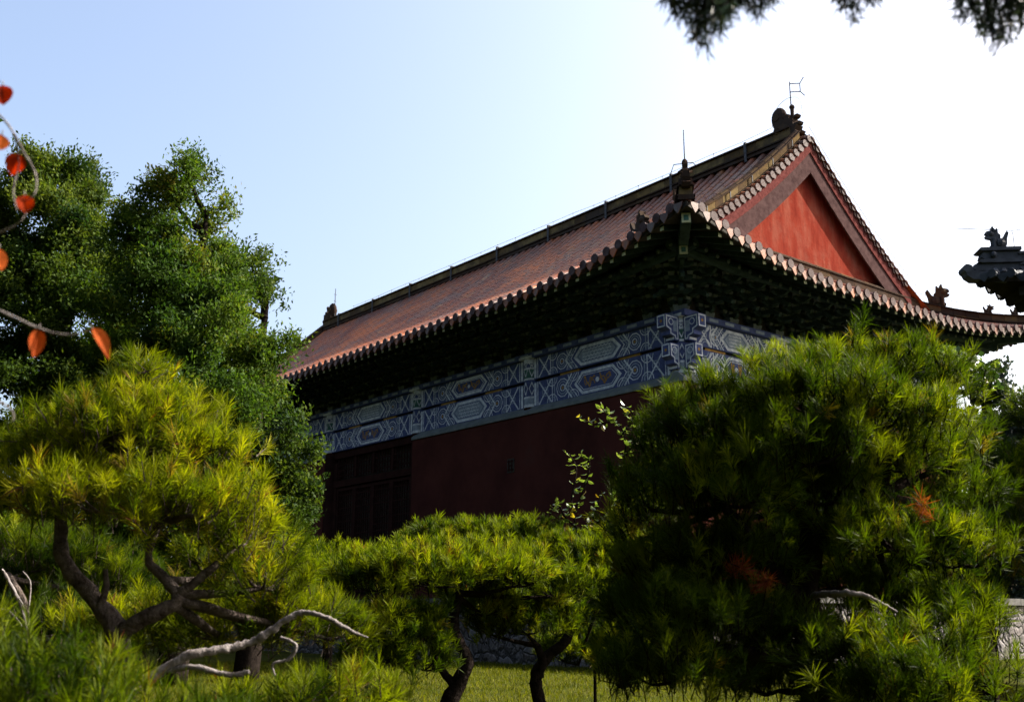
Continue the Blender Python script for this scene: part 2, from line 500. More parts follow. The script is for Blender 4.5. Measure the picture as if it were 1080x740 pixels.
def underside(rf, side, mb, off=0.17, nlim=3.1, step=1.0):
    t0, t1 = rf.span(side)
    n = int((t1 - t0) / step)
    for i in range(n):
        ta, tb = t0 + (t1 - t0) * i / n, t0 + (t1 - t0) * (i + 1) / n
        for k in range(4):
            q = []
            for t, kk in ((ta, k), (ta, k + 1), (tb, k + 1), (tb, k)):
                nm = min(nlim, rf.nmax(side, t) + 0.05)
                q.append(rf.pt(side, t, nm * kk / 4, -off))
            mb.face(q, 0)
        # eave fascia
        a = rf.pt(side, ta, 0.02, -0.02); b = rf.pt(side, tb, 0.02, -0.02)
        mb.face([a, b, b - Vector((0, 0, off - 0.02)), a - Vector((0, 0, off - 0.02))], 0)

def rafters(rf, side, fly, rnd, sp=SP):
    t0, t1 = rf.span(side)
    n_rows = int(round((t1 - t0) / sp)); sp = (t1 - t0) / n_rows
    for i in range(1, n_rows):
        t = t0 + i * sp
        nm = rf.nmax(side, t)
        o = rf.out(side)
        if nm > 0.5:
            a = rf.pt(side, t, 0.10, -0.245); b = rf.pt(side, t, min(nm, 1.25), -0.235)
            fly.bar(a, b, 0.12, 0.13, 0)
            fly.box(a + o * 0.004, (0.012 + 0.113 * abs(o.y), 0.012 + 0.113 * abs(o.x), 0.124), 1)
        if nm > 1.2:
            a = rf.pt(side, t, 0.95, -0.50); b = rf.pt(side, t, min(nm, 3.0), -0.46)
            rnd.tube([a, b], 0.072, 8, 0)
            rnd.tube([a + o * 0.006, a - o * 0.01], 0.066, 8, 1)

def path_ridge(mb, pts, width, height, m=0, cap=True, seg=0.5, side=None, tone=0.5):
    """a ridge of stacked courses following pts (bed level); blocks of length ~seg get their own tone"""
    P = [Vector(p) for p in pts]
    out = [P[0]]
    for a, b in zip(P[:-1], P[1:]):
        n = max(1, int(round((b - a).length / seg)))
        out += [a + (b - a) * (k + 1) / n for k in range(n)]
    Z = Vector((0, 0, 1))
    for i in range(len(out) - 1):
        a, b = out[i], out[i + 1]
        d = (b - a).normalized(); sd = d.cross(Z); sd.normalize()
        for (h0, h1, w0, w1, cm) in ((0.0, 0.22, 1.25, 1.05, 0.2), (0.22, 0.30, 1.3, 1.3, 0.15), (0.30, 0.78, 0.9, 0.9, 0.65), (0.78, 0.86, 1.22, 1.22, 0.2)):
            tn = min(1, max(0, cm * tone * 2 + random.gauss(0, 0.16)))
            q = []
            for p, e in ((a, 0.006), (b, -0.006)):
                for (h, w) in ((h0, w0), (h1, w1)):
                    for sg in (-1, 1):
                        q.append(p + d * e + sd * (sg * width * w / 2) + Z * (height * h))
            mb.raw(q, [(0, 4, 6, 2), (1, 3, 7, 5), (2, 6, 7, 3), (0, 2, 3, 1), (4, 5, 7, 6)], m, tn)
        if cap:
            c0 = a + Z * (height * 0.86); c1 = b + Z * (height * 0.86)
            vs_ = []
            for p, r_ in ((c0, 1.0), (c1, 0.92)):
                for q in range(6):
                    th = math.pi * q / 5
                    vs_.append(p + sd * (r_ * width * 0.36 * math.cos(th)) + Z * (r_ * height * 0.16 * math.sin(th)))
            mb.raw(vs_, [(q, q + 1, 7 + q, 6 + q) for q in range(5)] + [(5, 4, 3, 2, 1, 0), (6, 7, 8, 9, 10, 11)], m, min(1, max(0, random.gauss(0.35, 0.15))))

def beast(mb, p, fwd, s=1.0, m=0):
    """small crouching roof beast: haunches, chest, raised head with open jaw, mane and tail"""
    p = Vector(p); f = Vector(fwd).normalized(); sd = Vector((-f.y, f.x, 0)); Z = Vector((0, 0, 1))
    out = [(-0.30, 0.0), (0.22, 0.0), (0.24, 0.10), (0.14, 0.16), (0.20, 0.34), (0.36, 0.38), (0.40, 0.46), (0.30, 0.48), (0.40, 0.56), (0.34, 0.66), (0.16, 0.70), (0.10, 0.86), (0.02, 0.68), (-0.06, 0.80), (-0.08, 0.58), (-0.16, 0.50), (-0.14, 0.36), (-0.26, 0.42), (-0.40, 0.66), (-0.46, 0.58), (-0.38, 0.34), (-0.36, 0.14)]
    mb.prism([(a * s, b * s) for a, b in out], p, f, Z, sd, 0.16 * s, m, 0.45)
    mb.ball(p + f * (-0.14 * s) + Z * (0.2 * s), (0.2 * s, 0.2 * s, 0.2 * s), m, 0.4)
    mb.ball(p + f * (0.18 * s) + Z * (0.56 * s), (0.15 * s, 0.15 * s, 0.13 * s), m, 0.5)
    for k in (-1, 1):
        mb.tube([p + f * (0.12 * s) + sd * (k * 0.1 * s), p + f * (0.1 * s) + sd * (k * 0.1 * s) + Z * (0.36 * s)], [0.06 * s, 0.075 * s], 6, m, 0.4)
        mb.prism([(0, 0), (0.05 * s, 0.22 * s), (-0.1 * s, 0.04 * s)], p + f * (0.1 * s) + sd * (k * 0.1 * s) + Z * (0.64 * s), f, Z, sd, 0.03 * s, m, 0.6)

rf = Roof(W, L, E, H0, DZ)
roof = MB()
for sd_ in 'LFRB': tile_slope(rf, sd_, roof)
roof = roof.build('roof', [M['tile'], M['drip_tile']], hall)
us = MB()
for sd_ in 'LFRB': underside(rf, sd_, us)
us.build('eave_boarding', M['dark_wood'], roof)
fly, rnd = MB(), MB()
for sd_ in 'LFRB': rafters(rf, sd_, fly, rnd)
fly.build('upper_rafter_course', [M['dougong'], M['rafter_end']], hall)
rnd.build('lower_rafter_course', [M['dougong'], M['dougong_edge']], hall)

# main ridge
RZ = rf.prof(DEP)
mr = MB(); path_ridge(mr, [(W / 2, 0.3, RZ - 0.05), (W / 2, L / 2, RZ - 0.10), (W / 2, L - 0.3, RZ - 0.05)], 0.5, 0.70, seg=0.75, tone=0.66)
for k in range(9):
    y = 2.2 + k * 3.6
    for sg in (-1, 1): mr.box((W / 2 + sg * 0.31, y, RZ + 0.2), (0.04, 0.1, 0.72), 1, 0.1)
    mr.box((W / 2, y, RZ + 0.58), (0.66, 0.1, 0.04), 1, 0.1)
mr.build('main_ridge', [M['ridge_tile'], M['iron']], roof)

def chiwen(y, dr):
    """ridge-end dragon: jaws biting the ridge, body rising, rolled tail, sword hilt and back beast"""
    mb = MB()
    o = Vector((W / 2, y, RZ - 0.05)); ay = Vector((0, dr, 0)); Z = Vector((0, 0, 1)); X = Vector((1, 0, 0))
    body = [(-0.25, 0.0), (0.35, 0.0), (0.62, 0.10), (0.80, 0.30), (0.66, 0.36), (0.78, 0.50), (0.60, 0.62), (0.52, 0.80), (0.50, 0.98), (0.30, 1.05), (0.10, 0.98), (0.02, 1.12), (-0.1, 1.10), (-0.12, 0.9), (-0.24, 0.92), (-0.26, 0.66), (-0.40, 0.62), (-0.30, 0.46), (-0.42, 0.30), (-0.27, 0.22)]
    mb.prism(body, o, ay, Z, X, 0.40, 0, 0.3)
    # rolled tail
    mb.ball(o + ay * 0.42 + Z * 1.14, (0.22, 0.31, 0.44), 0, 0.15, 14, 10)
    mb.tube([o + ay * 0.42 + Z * 1.14 - X * 0.23, o + ay * 0.42 + Z * 1.14 + X * 0.23], 0.13, 10, 0, 0.5)
    mb.prism([(0.15, 0.7), (0.52, 0.7), (0.60, 1.0), (0.30, 1.1)], o, ay, Z, X, 0.34, 0, 0.3)
    # sword hilt and back beast
    mb.tube([o + ay * -0.12 + Z * 1.0, o + ay * -0.13 + Z * 1.36], [0.06, 0.075], 7, 0, 0.3)
    mb.ball(o + ay * -0.13 + Z * 1.40, 0.1, 0, 0.3)
    for h, w in ((0.25, 0.50), (0.62, 0.44), (0.92, 0.36)):
        mb.prism([(0.0, -0.06), (-w, 0.02), (-w - 0.05, 0.11), (-w + 0.1, 0.10), (0.0, 0.10)], o + Z * h, ay, Z, X, 0.24, 0, 0.25)
    for k in (-1, 1):
        mb.ball(o + ay * 0.42 + Z * 0.55 + X * (k * 0.2), 0.09, 0, 0.7)
        mb.prism([(0.0, 0.5), (0.4, 0.72), (0.1, 0.8), (-0.15, 0.6)], o + X * (k * 0.21), ay, Z, X, 0.06, 0, 0.5)
    return mb.build('ridge_dragon', [M['ridge_tile']], roof)
chiwen(0.45, 1); chiwen(L - 0.45, -1)

def slope_pts(side, t, n0, n1, dz=0.0, k=14):
    return [rf.pt(side, t, n0 + (n1 - n0) * i / k, dz) for i in range(k + 1)]

# descending ridges along the gable verges, verge tiles, barge boards, gable walls, boundary ridge
for end, yv in ((-1, 0.10), (1, L - 0.10)):
    for side in 'LR':
        gr = MB(); path_ridge(gr, slope_pts(side, yv, 3.7, DEP - 0.25, 0.04), 0.40, 0.50, seg=0.62, tone=0.62)
        for k in range(5):
            p = rf.pt(side, yv, 4.0 + k * 1.15, 0.42)
            gr.box(p, (0.03, 0.50, 0.035), 1, 0.1)
            for sg in (-1, 1): gr.box(p + Vector((0, sg * 0.25, -0.10)), (0.03, 0.03, 0.22), 1, 0.1)
        gr.build('gable_ridge', [M['ridge_tile'], M['iron']], roof)
        vt = MB()
        nn = 20
        for i in range(nn):
            n = 4.1 + (DEP - 4.2) * i / (nn - 1)
            a = rf.pt(side, yv + end * 0.05, n, 0.10); b = rf.pt(side, yv + end * 0.42, n, -0.02)
            o_ = Vector((0, end, 0))
            vt.tube([a, b], [0.10, 0.115], 8, 0, random.random())
            vt.tube([b + o_ * 0.01, b + o_ * 0.05], [0.125, 0.125], 9, 1, random.random())
            if i < nn - 1:
                c = rf.pt(side, yv + end * 0.42, n + (DEP - 4.2) / (nn - 1) / 2, -0.1)
                vt.prism([(-0.11, 0.05), (-0.06, -0.09), (0, -0.15), (0.06, -0.09), (0.11, 0.05)], c, Vector((1, 0, 0)), Vector((0, 0, 1)), o_, 0.03, 1, random.random())
        vt.build('verge_tile_course', [M['tile'], M['drip_tile']], roof)
    # barge boards
    yb = 0.0 if end < 0 else L
    bb = MB(); bt = MB()
    for side in 'LR':
        k = 16
        for i in range(k):
            na, nb = 3.75 + (DEP - 3.75) * i / k, 3.75 + (DEP - 3.75) * (i + 1) / k
            for mbx, o0, o1, yy, th in ((bb, 0.56, 1.30, yb + end * 0.22, 0.06), (bt, 0.10, 0.565, yb + end * 0.24, 0.10)):
                q = []
                for y in (yy - th / 2, yy + th / 2):
                    for n, o_ in ((na, o0), (nb, o0), (nb, o1), (na, o1)):
                        p = rf.pt(side, 3.0, n, -o_); q.append(Vector((p.x, y, p.z)))
                mbx.raw(q, [(0, 1, 2, 3), (7, 6, 5, 4), (0, 4, 5, 1), (2, 6, 7, 3), (1, 5, 6, 2), (3, 7, 4, 0)])
    bb.build('barge_board', M['board'], roof); bt.build('verge_moulding', M['board_red'], roof)
    gw = MB()
    k = 16; zb = rf.prof(E) - 0.2
    for side in 'LR':
        for i in range(k):
            na, nb = 2.2 + (DEP - 2.2) * i / k, 2.2 + (DEP - 2.2) * (i + 1) / k
            A = rf.pt(side, 3.0, na, -0.15); B = rf.pt(side, 3.0, nb, -0.15)
            yy = yb - end * 0.02
            gw.face([(A.x, yy, max(zb, A.z)), (B.x, yy, max(zb, B.z)), (B.x, yy, zb), (A.x, yy, zb)])
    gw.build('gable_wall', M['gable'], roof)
    br = MB()
    path_ridge(br, [(0.35, yb + end * 0.16, rf.prof(E) - 0.12), (W - 0.35, yb + end * 0.16, rf.prof(E) - 0.12)], 0.22, 0.60, seg=0.7, tone=0.12)
    br.build('boundary_ridge', M['ridge_tile'], roof)

# hip ridges with beasts, and the corner beams below them
def hip(cx, cy):
    dx = 1 if cx == 0 else -1; dy = 1 if cy == 0 else -1
    mb = MB(); ps = []
    for i in range(13):
        n = 0.02 + (E + 0.62 - 0.02) * i / 12
        x = -E + n if cx == 0 else W + E - n
        y = -E + n if cy == 0 else L + E - n
        fl = rf.flare(x, y)
        ps.append(Vector((x - dx * fl, y - dy * fl, rf.prof(n) + rf.lift(x, y) + 0.02)))
    path_ridge(mb, ps, 0.36, 0.46, seg=0.5, tone=0.45)
    h = mb.build('hip_ridge', M['ridge_tile'], roof)
    f = Vector((-dx, -dy, 0)).normalized()
    fg = MB()
    p = ps[0] + Vector((0, 0, 0.34))
    # rider at the tip, then a standing beast
    sdv_ = Vector((-f.y, f.x, 0)); Zv = Vector((0, 0, 1))
    fg.prism([(-0.30, -0.05), (0.16, -0.05), (0.24, 0.04), (0.14, 0.10), (0.20, 0.20), (0.10, 0.24), (0.12, 0.36), (0.02, 0.34), (-0.02, 0.42), (-0.14, 0.36), (-0.22, 0.44), (-0.30, 0.30), (-0.24, 0.16)], p, f, Zv, sdv_, 0.22, 0, 0.12)
    fg.prism([(-0.11, 0.28), (0.06, 0.28), (0.09, 0.42), (0.03, 0.50), (0.07, 0.60), (0.02, 0.70), (-0.06, 0.72), (-0.11, 0.62), (-0.08, 0.52), (-0.13, 0.42)], p, f, Zv, sdv_, 0.14, 0, 0.3)
    fg.ball(p + f * -0.02 + Zv * 0.66, (0.08, 0.08, 0.11), 0, 0.4)
    for sg in (-1, 1):
        fg.tube([p + Zv * 0.46 + sdv_ * (0.06 * sg), p + Zv * 0.38 + sdv_ * (0.16 * sg) + f * 0.04, p + Zv * 0.34 + sdv_ * (0.08 * sg) + f * 0.12], [0.045, 0.04, 0.03], 6, 0, 0.2)
        fg.prism([(-0.2, 0.0), (0.1, 0.02), (0.02, 0.22), (-0.16, 0.26)], p + sdv_ * (0.13 * sg), f, Zv, sdv_, 0.08, 0, 0.2)
    fg.build('tip_rider', M['ridge_tile'], h)
    for k_, s_ in ((2, 0.42), (4, 0.46), (8, 1.0)):
        b2 = MB(); beast(b2, ps[k_] + Vector((0, 0, 0.42)), f, s_)
        b2.build('roof_beast', M['ridge_tile'], h)
    cb = MB()
    tip = Vector((-E + 0.22 if cx == 0 else W + E - 0.22, -E + 0.22 if cy == 0 else L + E - 0.22, 0))
    tip.z = rf.prof(0.22) + rf.lift(tip.x, tip.y) - 0.36
    _f = rf.flare(tip.x, tip.y); tip.x -= dx * _f; tip.y -= dy * _f
    inn = Vector((cx + dx * 0.2, cy + dy * 0.2, rf.prof(E) - 0.35))
    mid = Vector((cx - dx * 1.5, cy - dy * 1.5, 0)); mid.z = rf.prof(E - 1.5) - 0.62 + rf.lift(mid.x, mid.y)
    cb.bar(tip, mid, 0.26, 0.30, 0); cb.bar(mid + Vector((0, 0, -0.02)), inn, 0.28, 0.34, 0)
    mid2 = mid + (tip - mid) * 0.25 - Vector((0, 0, 0.26))
    cb.bar(mid2, inn + Vector((0, 0, -0.3)), 0.27, 0.3, 0)
    d_ = (tip - mid).normalized()
    cb.bar(tip + d_ * 0.004, tip + d_ * 0.03, 0.23, 0.26, 1); cb.bar(tip + d_ * 0.03, tip + d_ * 0.04, 0.13, 0.15, 2)
    cb.bar(mid2 - d_ * 0.0, mid2 + d_ * 0.03, 0.22, 0.25, 1); cb.bar(mid2 + d_ * 0.03, mid2 + d_ * 0.04, 0.12, 0.14, 2)
    cb.build('corner_beam', [M['dougong'], M['rafter_end'], M['green']], hall)
    # lightning rod on the hip
    return ps
hp = hip(0, 0); hip(W, 0); hip(0, L); hip(W, L)
bs = MB(); beast(bs, rf.pt('L', -0.45, 0.72, 0.05), (-0.25, -1, 0), 0.95); bs.build('roof_beast', M['ridge_tile'], roof)

# lightning conductors
lr = MB()
tz = hp[0] + Vector((0, 0, 0.95))
lr.tube([tz - Vector((0, 0, 0.3)), tz + Vector((0, 0, 0.95))], [0.022, 0.012], 6)
lr.tube([tz + Vector((-.26, .26, -.25)), tz + Vector((-.2, .2, .0)), tz + Vector((0.14, -0.14, .04)), tz + Vector((.2, -.2, -.05))], 0.012, 5)
lr.build('lightning_rod', M['iron'], hall)
def ridge_rod(y, head):
    lr = MB(); b = Vector((W / 2, y, RZ + 0.7))
    lr.tube([b, b + Vector((0, 0, 1.65))], [0.03, 0.018], 6)
    if head:
        z = b + Vector((0, 0, 1.25))
        for dz in (0.0, 0.32): lr.tube([z + Vector((0, 0, dz)), z + Vector((0.25, -0.25, dz))], 0.018, 5)
        q = z + Vector((0.25, -0.25, 0))
        lr.tube([q + Vector((.1, -.1, -.16)), q, q + Vector((0, 0, .32)), q + Vector((.1, -.1, .55))], 0.018, 5)
    else:
        for dz in (0.5, 0.9, 1.3): lr.tube([b + Vector((-.08, 0, dz)), b + Vector((.08, 0, dz))], 0.014, 5)
    lr.build('lightning_rod', M['iron'], hall)
ridge_rod(0.35, True); ridge_rod(L - 1.1, False)
wr = MB()
ps = [Vector((W / 2, -0.1, RZ + 0.9)), Vector((W / 2, 0.0, RZ + 1.55)), Vector((W / 2, 0.5, RZ + 1.75)), Vector((W / 2, 1.0, RZ + 1.5)), Vector((W / 2, 1.2, RZ + 0.9))]
ps, _r = smooth_path([(p, 0.008) for p in ps], 5)
y = 2.6
while y < L - 2:
    ps.append(Vector((W / 2, y, RZ + 0.82 + random.uniform(-.03, .03)))); y += 1.3
wr.tube(ps, 0.010, 4)
for p in ps[22:]: wr.tube([p, p - Vector((0, 0, 0.3))], 0.008, 4); wr.ball(p, 0.025, 0, 0.5, 5, 4)
wr.build('conductor_wire', M['zinc'], hall)
wr = MB()
pw = [rf.pt('L', t, 1.25, 0.16) for t in np.linspace(0.2, L - 0.5, 40)]
wr.tube(pw, 0.014, 4)
pw = [rf.pt('L', 0.2, n, 0.2) for n in np.linspace(0.6, 1.25, 5)]
wr.tube(pw, 0.014, 4)
for i in range(0, 40, 5):
    p = rf.pt('L', float(np.linspace(0.2, L - 0.5, 40)[i]), 1.25, 0.16); wr.tube([p, p - Vector((0, 0, 0.16))], 0.012, 4)
for (a, b) in (((W - 0.3, -0.1, 0), (W + E - 0.4, -E + 0.4, 0)),):
    q = [rf.pt('R', -0.1, n, 0.85) for n in np.linspace(DEP - 0.3, 3.0, 9)]
    wr.tube(q, 0.010, 4)
    q = [Vector((W + t, -t, rf.prof(E - t) + rf.lift(W + t, -t) + 0.78)) for t in np.linspace(-0.4, E - 0.3, 8)]
    wr.tube(q, 0.010, 4)
wr.build('conductor_wire', M['zinc'], hall)

# ---- walls, columns, beams
ZW, ZC, ZL, ZG, ZU, ZP = 7.68, 7.96, 8.78, 8.88, 9.60, 9.78
NB, BAY = 5, L / 5
bx = [0, W / 3, 2 * W / 3, W]
by = [BAY * i for i in range(NB + 1)]

def wall_run(mb, p0, p1, out, zt=ZW, th=0.5):
    p0 = Vector(p0); p1 = Vector(p1); o = Vector(out)
    c = (p0 + p1) / 2; ln = (p1 - p0).length
    al = (p1 - p0).normalized()
    fo = 0.34 
    ce = c + o * (fo - th / 2)
    size = (th, ln, zt - PLAT) if abs(o.x) > 0.5 else (ln, th, zt - PLAT)
    mb.box((ce.x, ce.y, (zt + PLAT) / 2), size, 0)
    return al, ln
wl = MB(); cp = MB(); dd = MB()
def add_coping(p0, p1, out):
    """grey sloping stone course on top of the wall, in blocks"""
    p0 = Vector(p0); p1 = Vector(p1); o = Vector(out)
    n = max(1, int(round((p1 - p0).length / 0.95)))
    for i in range(n):
        a = p0 + (p1 - p0) * (i / n); b = p0 + (p1 - p0) * ((i + 1) / n)
        d = (b - a).normalized() * 0.006
        q = []
        for p in (a + d, b - d):
            q += [p + o * 0.40 + Vector((0, 0, ZW + 0.003)), p + o * 0.40 + Vector((0, 0, ZW + 0.10)), p + o * 0.17 + Vector((0, 0, ZC + 0.01)), p - o * 0.1 + Vector((0, 0, ZC + 0.01)), p - o * 0.1 + Vector((0, 0, ZW + 0.003))]
        cp.raw(q, [(4, 3, 2, 1, 0), (5, 6, 7, 8, 9), (0, 1, 6, 5), (1, 2, 7, 6), (2, 3, 8, 7), (4, 0, 5, 9)], 0, random.random())
wall_run(wl, (0, -0.34, 0), (0, by[2], 0), (-1, 0, 0)); add_coping((0, -0.40, 0), (0, by[2], 0), (-1, 0, 0))
wall_run(wl, (0, by[3], 0), (0, L + 0.34, 0), (-1, 0, 0)); add_coping((0, by[3], 0), (0, L + 0.34, 0), (-1, 0, 0))
wall_run(wl, (0.162, 0, 0), (W + 0.34, 0, 0), (0, -1, 0)); add_coping((-0.4, 0, 0), (W + 0.4, 0, 0), (0, -1, 0))
wall_run(wl, (0.162, L, 0), (W + 0.34, L, 0), (0, 1, 0)); add_coping((-0.4, L, 0), (W + 0.4, L, 0), (0, 1, 0))
wall_run(wl, (W, 0.162, 0), (W, L - 0.162, 0), (1, 0, 0)); add_coping((W, -0.4, 0), (W, L + 0.4, 0), (1, 0, 0))
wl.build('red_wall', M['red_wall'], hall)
cp.build('wall_coping', M['coping'], hall)
vn = MB()
vn.box((-0.352, 7.35, 6.1), (0.02, 0.36, 0.46), 0)
for k in range(3): vn.box((-0.37, 7.35, 5.96 + k * 0.14), (0.02, 0.3 - 0.06 * (k == 1), 0.05), 1)
for k in range(2): vn.box((-0.372, 7.27 + k * 0.16, 6.1), (0.02, 0.04, 0.38), 1)
vn.build('wall_vent', [M['dark_wood'], M['red_wood']], hall)
ceil = MB(); ceil.box((W / 2, L / 2, 11.2), (W - 0.5, L - 0.5, 0.1)); ceil.build('light_stop_ceiling', M['dark_wood'], hall)  # unseen sheet added inside the hall to stop light leaking through

# painted beams
def ribbon(mb, pts, w, o, ax, ay, an, off, m, closed=False):
    w *= 0.95
    n = len(pts); P = [Vector((p[0], p[1], 0)) for p in pts]
    Ls = []; Rs = []
    for i in range(n):
        a = P[i - 1] if (i > 0 or closed) else None; b = P[i]; c = P[(i + 1) % n] if (i < n - 1 or closed) else None
        d1 = (b - a).normalized() if a is not None else None; d2 = (c - b).normalized() if c is not None else None
        if d1 is None: d1 = d2
        if d2 is None: d2 = d1
        n1 = Vector((-d1.y, d1.x, 0)); n2 = Vector((-d2.y, d2.x, 0)); mm = (n1 + n2)
        if mm.length < 1e-6: mm = n1
        mm.normalize(); k = w / 2 / max(0.35, mm.dot(n1))
        Ls.append(b + mm * k); Rs.append(b - mm * k)
    T = lambda p: o + ax * p.x + ay * p.y + an * off
    for i in range(n if closed else n - 1):
        j = (i + 1) % n
        mb.face([T(Rs[i]), T(Rs[j]), T(Ls[j]), T(Ls[i])], m)
def poly(mb, pts, o, ax, ay, an, off, m):
    mb.face([o + ax * p[0] + ay * p[1] + an * off for p in pts], m)
# material slots of painted timber: 0 blue 1 pale 2 green 3 teal 4 gold
PAINT = [M['blue'], M['pale'], M['green'], M['teal'], M['gold']]
def ngon(cx_, cy_, r, n=10): return [(cx_ + r * math.cos(2 * math.pi * k / n), cy_ + r * math.sin(2 * math.pi * k / n)) for k in range(n)]
def paint_panel(mb, o, ax, ay, an, Lb, h, var):
    o = Vector(o); ax = Vector(ax); ay = Vector(ay); an = Vector(an)
    c0 = Lb * 0.335
    for sg in (0, 1):
        if sg == 0: oo, aa = o, ax
        else: oo, aa = o + ax * Lb, -ax
        def rb(pts, w, off, m, closed=False): ribbon(mb, pts, w, oo, aa, ay, an, off, m, closed)
        def pl_(pts, off, m): poly(mb, pts, oo, aa, ay, an, off, m)
        pl_([(0.02, 0.03), (0.13, 0.03), (0.13, h - 0.03), (0.02, h - 0.03)], 0.003, 1)
        x = 0.2
        rb([(x, 0.02), (x, h - 0.02)], 0.04, 0.003, 1); x += 0.07
        bw = h * 0.75
        pl_([(x, 0.03), (x + bw, 0.03), (x + bw, h - 0.03), (x, h - 0.03)], 0.002, 0)
        rb([(x, 0.03), (x + bw, h - 0.03)], 0.055, 0.004, 1); rb([(x, h - 0.03), (x + bw, 0.03)], 0.055, 0.006, 1)
        rb(ngon(x + bw / 2, h / 2, h * 0.17), 0.03, 0.008, 3, True)
        x += bw + 0.04
        rb([(x, 0.02), (x, h - 0.02)], 0.045, 0.003, 1); x += 0.11
        rb([(x, 0.02), (x, h - 0.02)], 0.05, 0.003, 3); x += 0.07
        # flower zone: half rosettes and chevrons
        z1 = c0 - x - h * 0.35
        cxz = x + z1 * 0.5
        for r_, m_ in ((h * 0.36, 1), (h * 0.25, 3), (h * 0.13, 1)):
            rb(ngon(cxz, h / 2, r_), 0.035, 0.004, m_, True)
        poly(mb, ngon(cxz, h / 2, h * 0.07, 6), oo, aa, ay, an, 0.006, 4)
        for r_, m_ in ((h * 0.30, 1), (h * 0.19, 3)):
            for yc, s0 in ((0.03, 1), (h - 0.03, -1)):
                for xc in (cxz - h * 0.62, cxz + h * 0.62):
                    arc = [(xc + r_ * math.cos(a_), yc + s0 * r_ * math.sin(a_)) for a_ in np.linspace(0, math.pi, 7)]
                    rb(arc, 0.032, 0.003, m_)
        for q, m_, w_ in ((0.0, 1, 0.06), (0.13, 3, 0.05), (0.25, 1, 0.035)):
            xx = c0 - h * 0.62 + q
            rb([(xx + h * 0.42, 0.02), (xx, h / 2), (xx + h * 0.42, h - 0.02)], w_, 0.007, m_)
    # central cartouche
    hx = [(c0 + h * 0.40, 0.09), (Lb - c0 - h * 0.40, 0.09), (Lb - c0, h / 2), (Lb - c0 - h * 0.40, h - 0.09), (c0 + h * 0.40, h - 0.09), (c0, h / 2)]
    poly(mb, hx, o, ax, ay, an, 0.010, (3 if var % 2 == 0 else 0))
    ribbon(mb, hx, 0.095, o, ax, ay, an, 0.013, 1, True)
    hi = [(p[0] + (0.09 if p[0] < Lb / 2 else -0.09) * (1.6 if abs(p[1] - h / 2) < 0.01 else 0.6), h / 2 + (p[1] - h / 2) * 0.72) for p in hx]
    ribbon(mb, hi, 0.025, o, ax, ay, an, 0.013, 0 if var % 2 == 0 else 1, True)
    xs = c0 + h * 0.5; xe = Lb - c0 - h * 0.5
    if var % 2 == 0:
        y_ = h * 0.28
        k = 0
        while y_ < h * 0.75:
            q = [(xx, y_ + 0.025 * (1 if (i + k) % 2 else -1)) for i, xx in enumerate(np.linspace(xs, xe, 18))]
            ribbon(mb, q, 0.026, o, ax, ay, an, 0.016, 1); y_ += h * 0.15; k += 1
    else:
        for sg in (0, 1):
            xa, xb = (xs, (xs + xe) / 2 - 0.1) if sg == 0 else (xe, (xs + xe) / 2 + 0.1)
            for ph, am, ww in ((0.0, 0.17, 0.05), (1.7, 0.11, 0.035)):
                q = [(xa + (xb - xa) * t, h * (0.5 + am * math.sin(t * 8 + ph + sg) + 0.05 * math.sin(t * 21 + ph))) for t in np.linspace(0, 1, 26)]
                ribbon(mb, q, ww, o, ax, ay, an, 0.016 + 0.001 * ph, 4)
        poly(mb, ngon((xs + xe) / 2, h / 2, h * 0.1, 8), o, ax, ay, an, 0.016, 1)

def painted_bay(p0, p1, out, var):
    p0 = Vector(p0); p1 = Vector(p1); o = Vector(out); al = (p1 - p0).normalized(); Lb = (p1 - p0).length
    c = (p0 + p1) / 2; Z = Vector((0, 0, 1))
    def bx_(mb, z0, z1, f, m, d=0.3):
        cc = c + o * (f - d / 2)
        mb.box((cc.x, cc.y, (z0 + z1) / 2), (d, Lb, z1 - z0) if abs(o.x) > 0.5 else (Lb, d, z1 - z0), m)
    # seen from outside: left end first
    left = p0 if al.cross(o).z > 0 else p1
    axx = (p1 - p0).normalized() if left is p0 else (p0 - p1).normalized()
    m1 = MB(); bx_(m1, ZG, ZU, 0.17, 0)
    paint_panel(m1, left + o * 0.17 + Z * ZG, axx, Z, o, Lb, ZU - ZG, var)
    m1.build('painted_beam', PAINT, hall)
    m2 = MB(); bx_(m2, ZC, ZL, 0.17, 0)
    paint_panel(m2, left + o * 0.17 + Z * ZC, axx, Z, o, Lb, ZL - ZC, var + 1)
    m2.build('painted_beam', PAINT, hall)
    m3 = MB(); bx_(m3, ZL + 0.002, ZG - 0.002, 0.03, 0, 0.2)
    for k in (0.28, 0.72):
        m3.box(p0 + (p1 - p0) * k + o * 0.06 + Z * ((ZL + ZG) / 2), (0.12, 0.9, ZG - ZL - 0.006) if abs(o.x) > 0.5 else (0.9, 0.12, ZG - ZL - 0.006), 1)
    m3.build('gap_board', [M['dark_wood'], M['gold']], hall)
g_ = 0.27
for i in range(NB): painted_bay((0, by[i] + g_, 0), (0, by[i + 1] - g_, 0), (-1, 0, 0), i + 0)
for i in range(3): painted_bay((bx[i] + g_, 0, 0), (bx[i + 1] - g_, 0, 0), (0, -1, 0), i)
for i in range(3): painted_bay((bx[i] + g_, L, 0), (bx[i + 1] - g_, L, 0), (0, 1, 0), i)
for i in range(NB): painted_bay((W, by[i] + g_, 0), (W, by[i + 1] - g_, 0), (1, 0, 0), i)

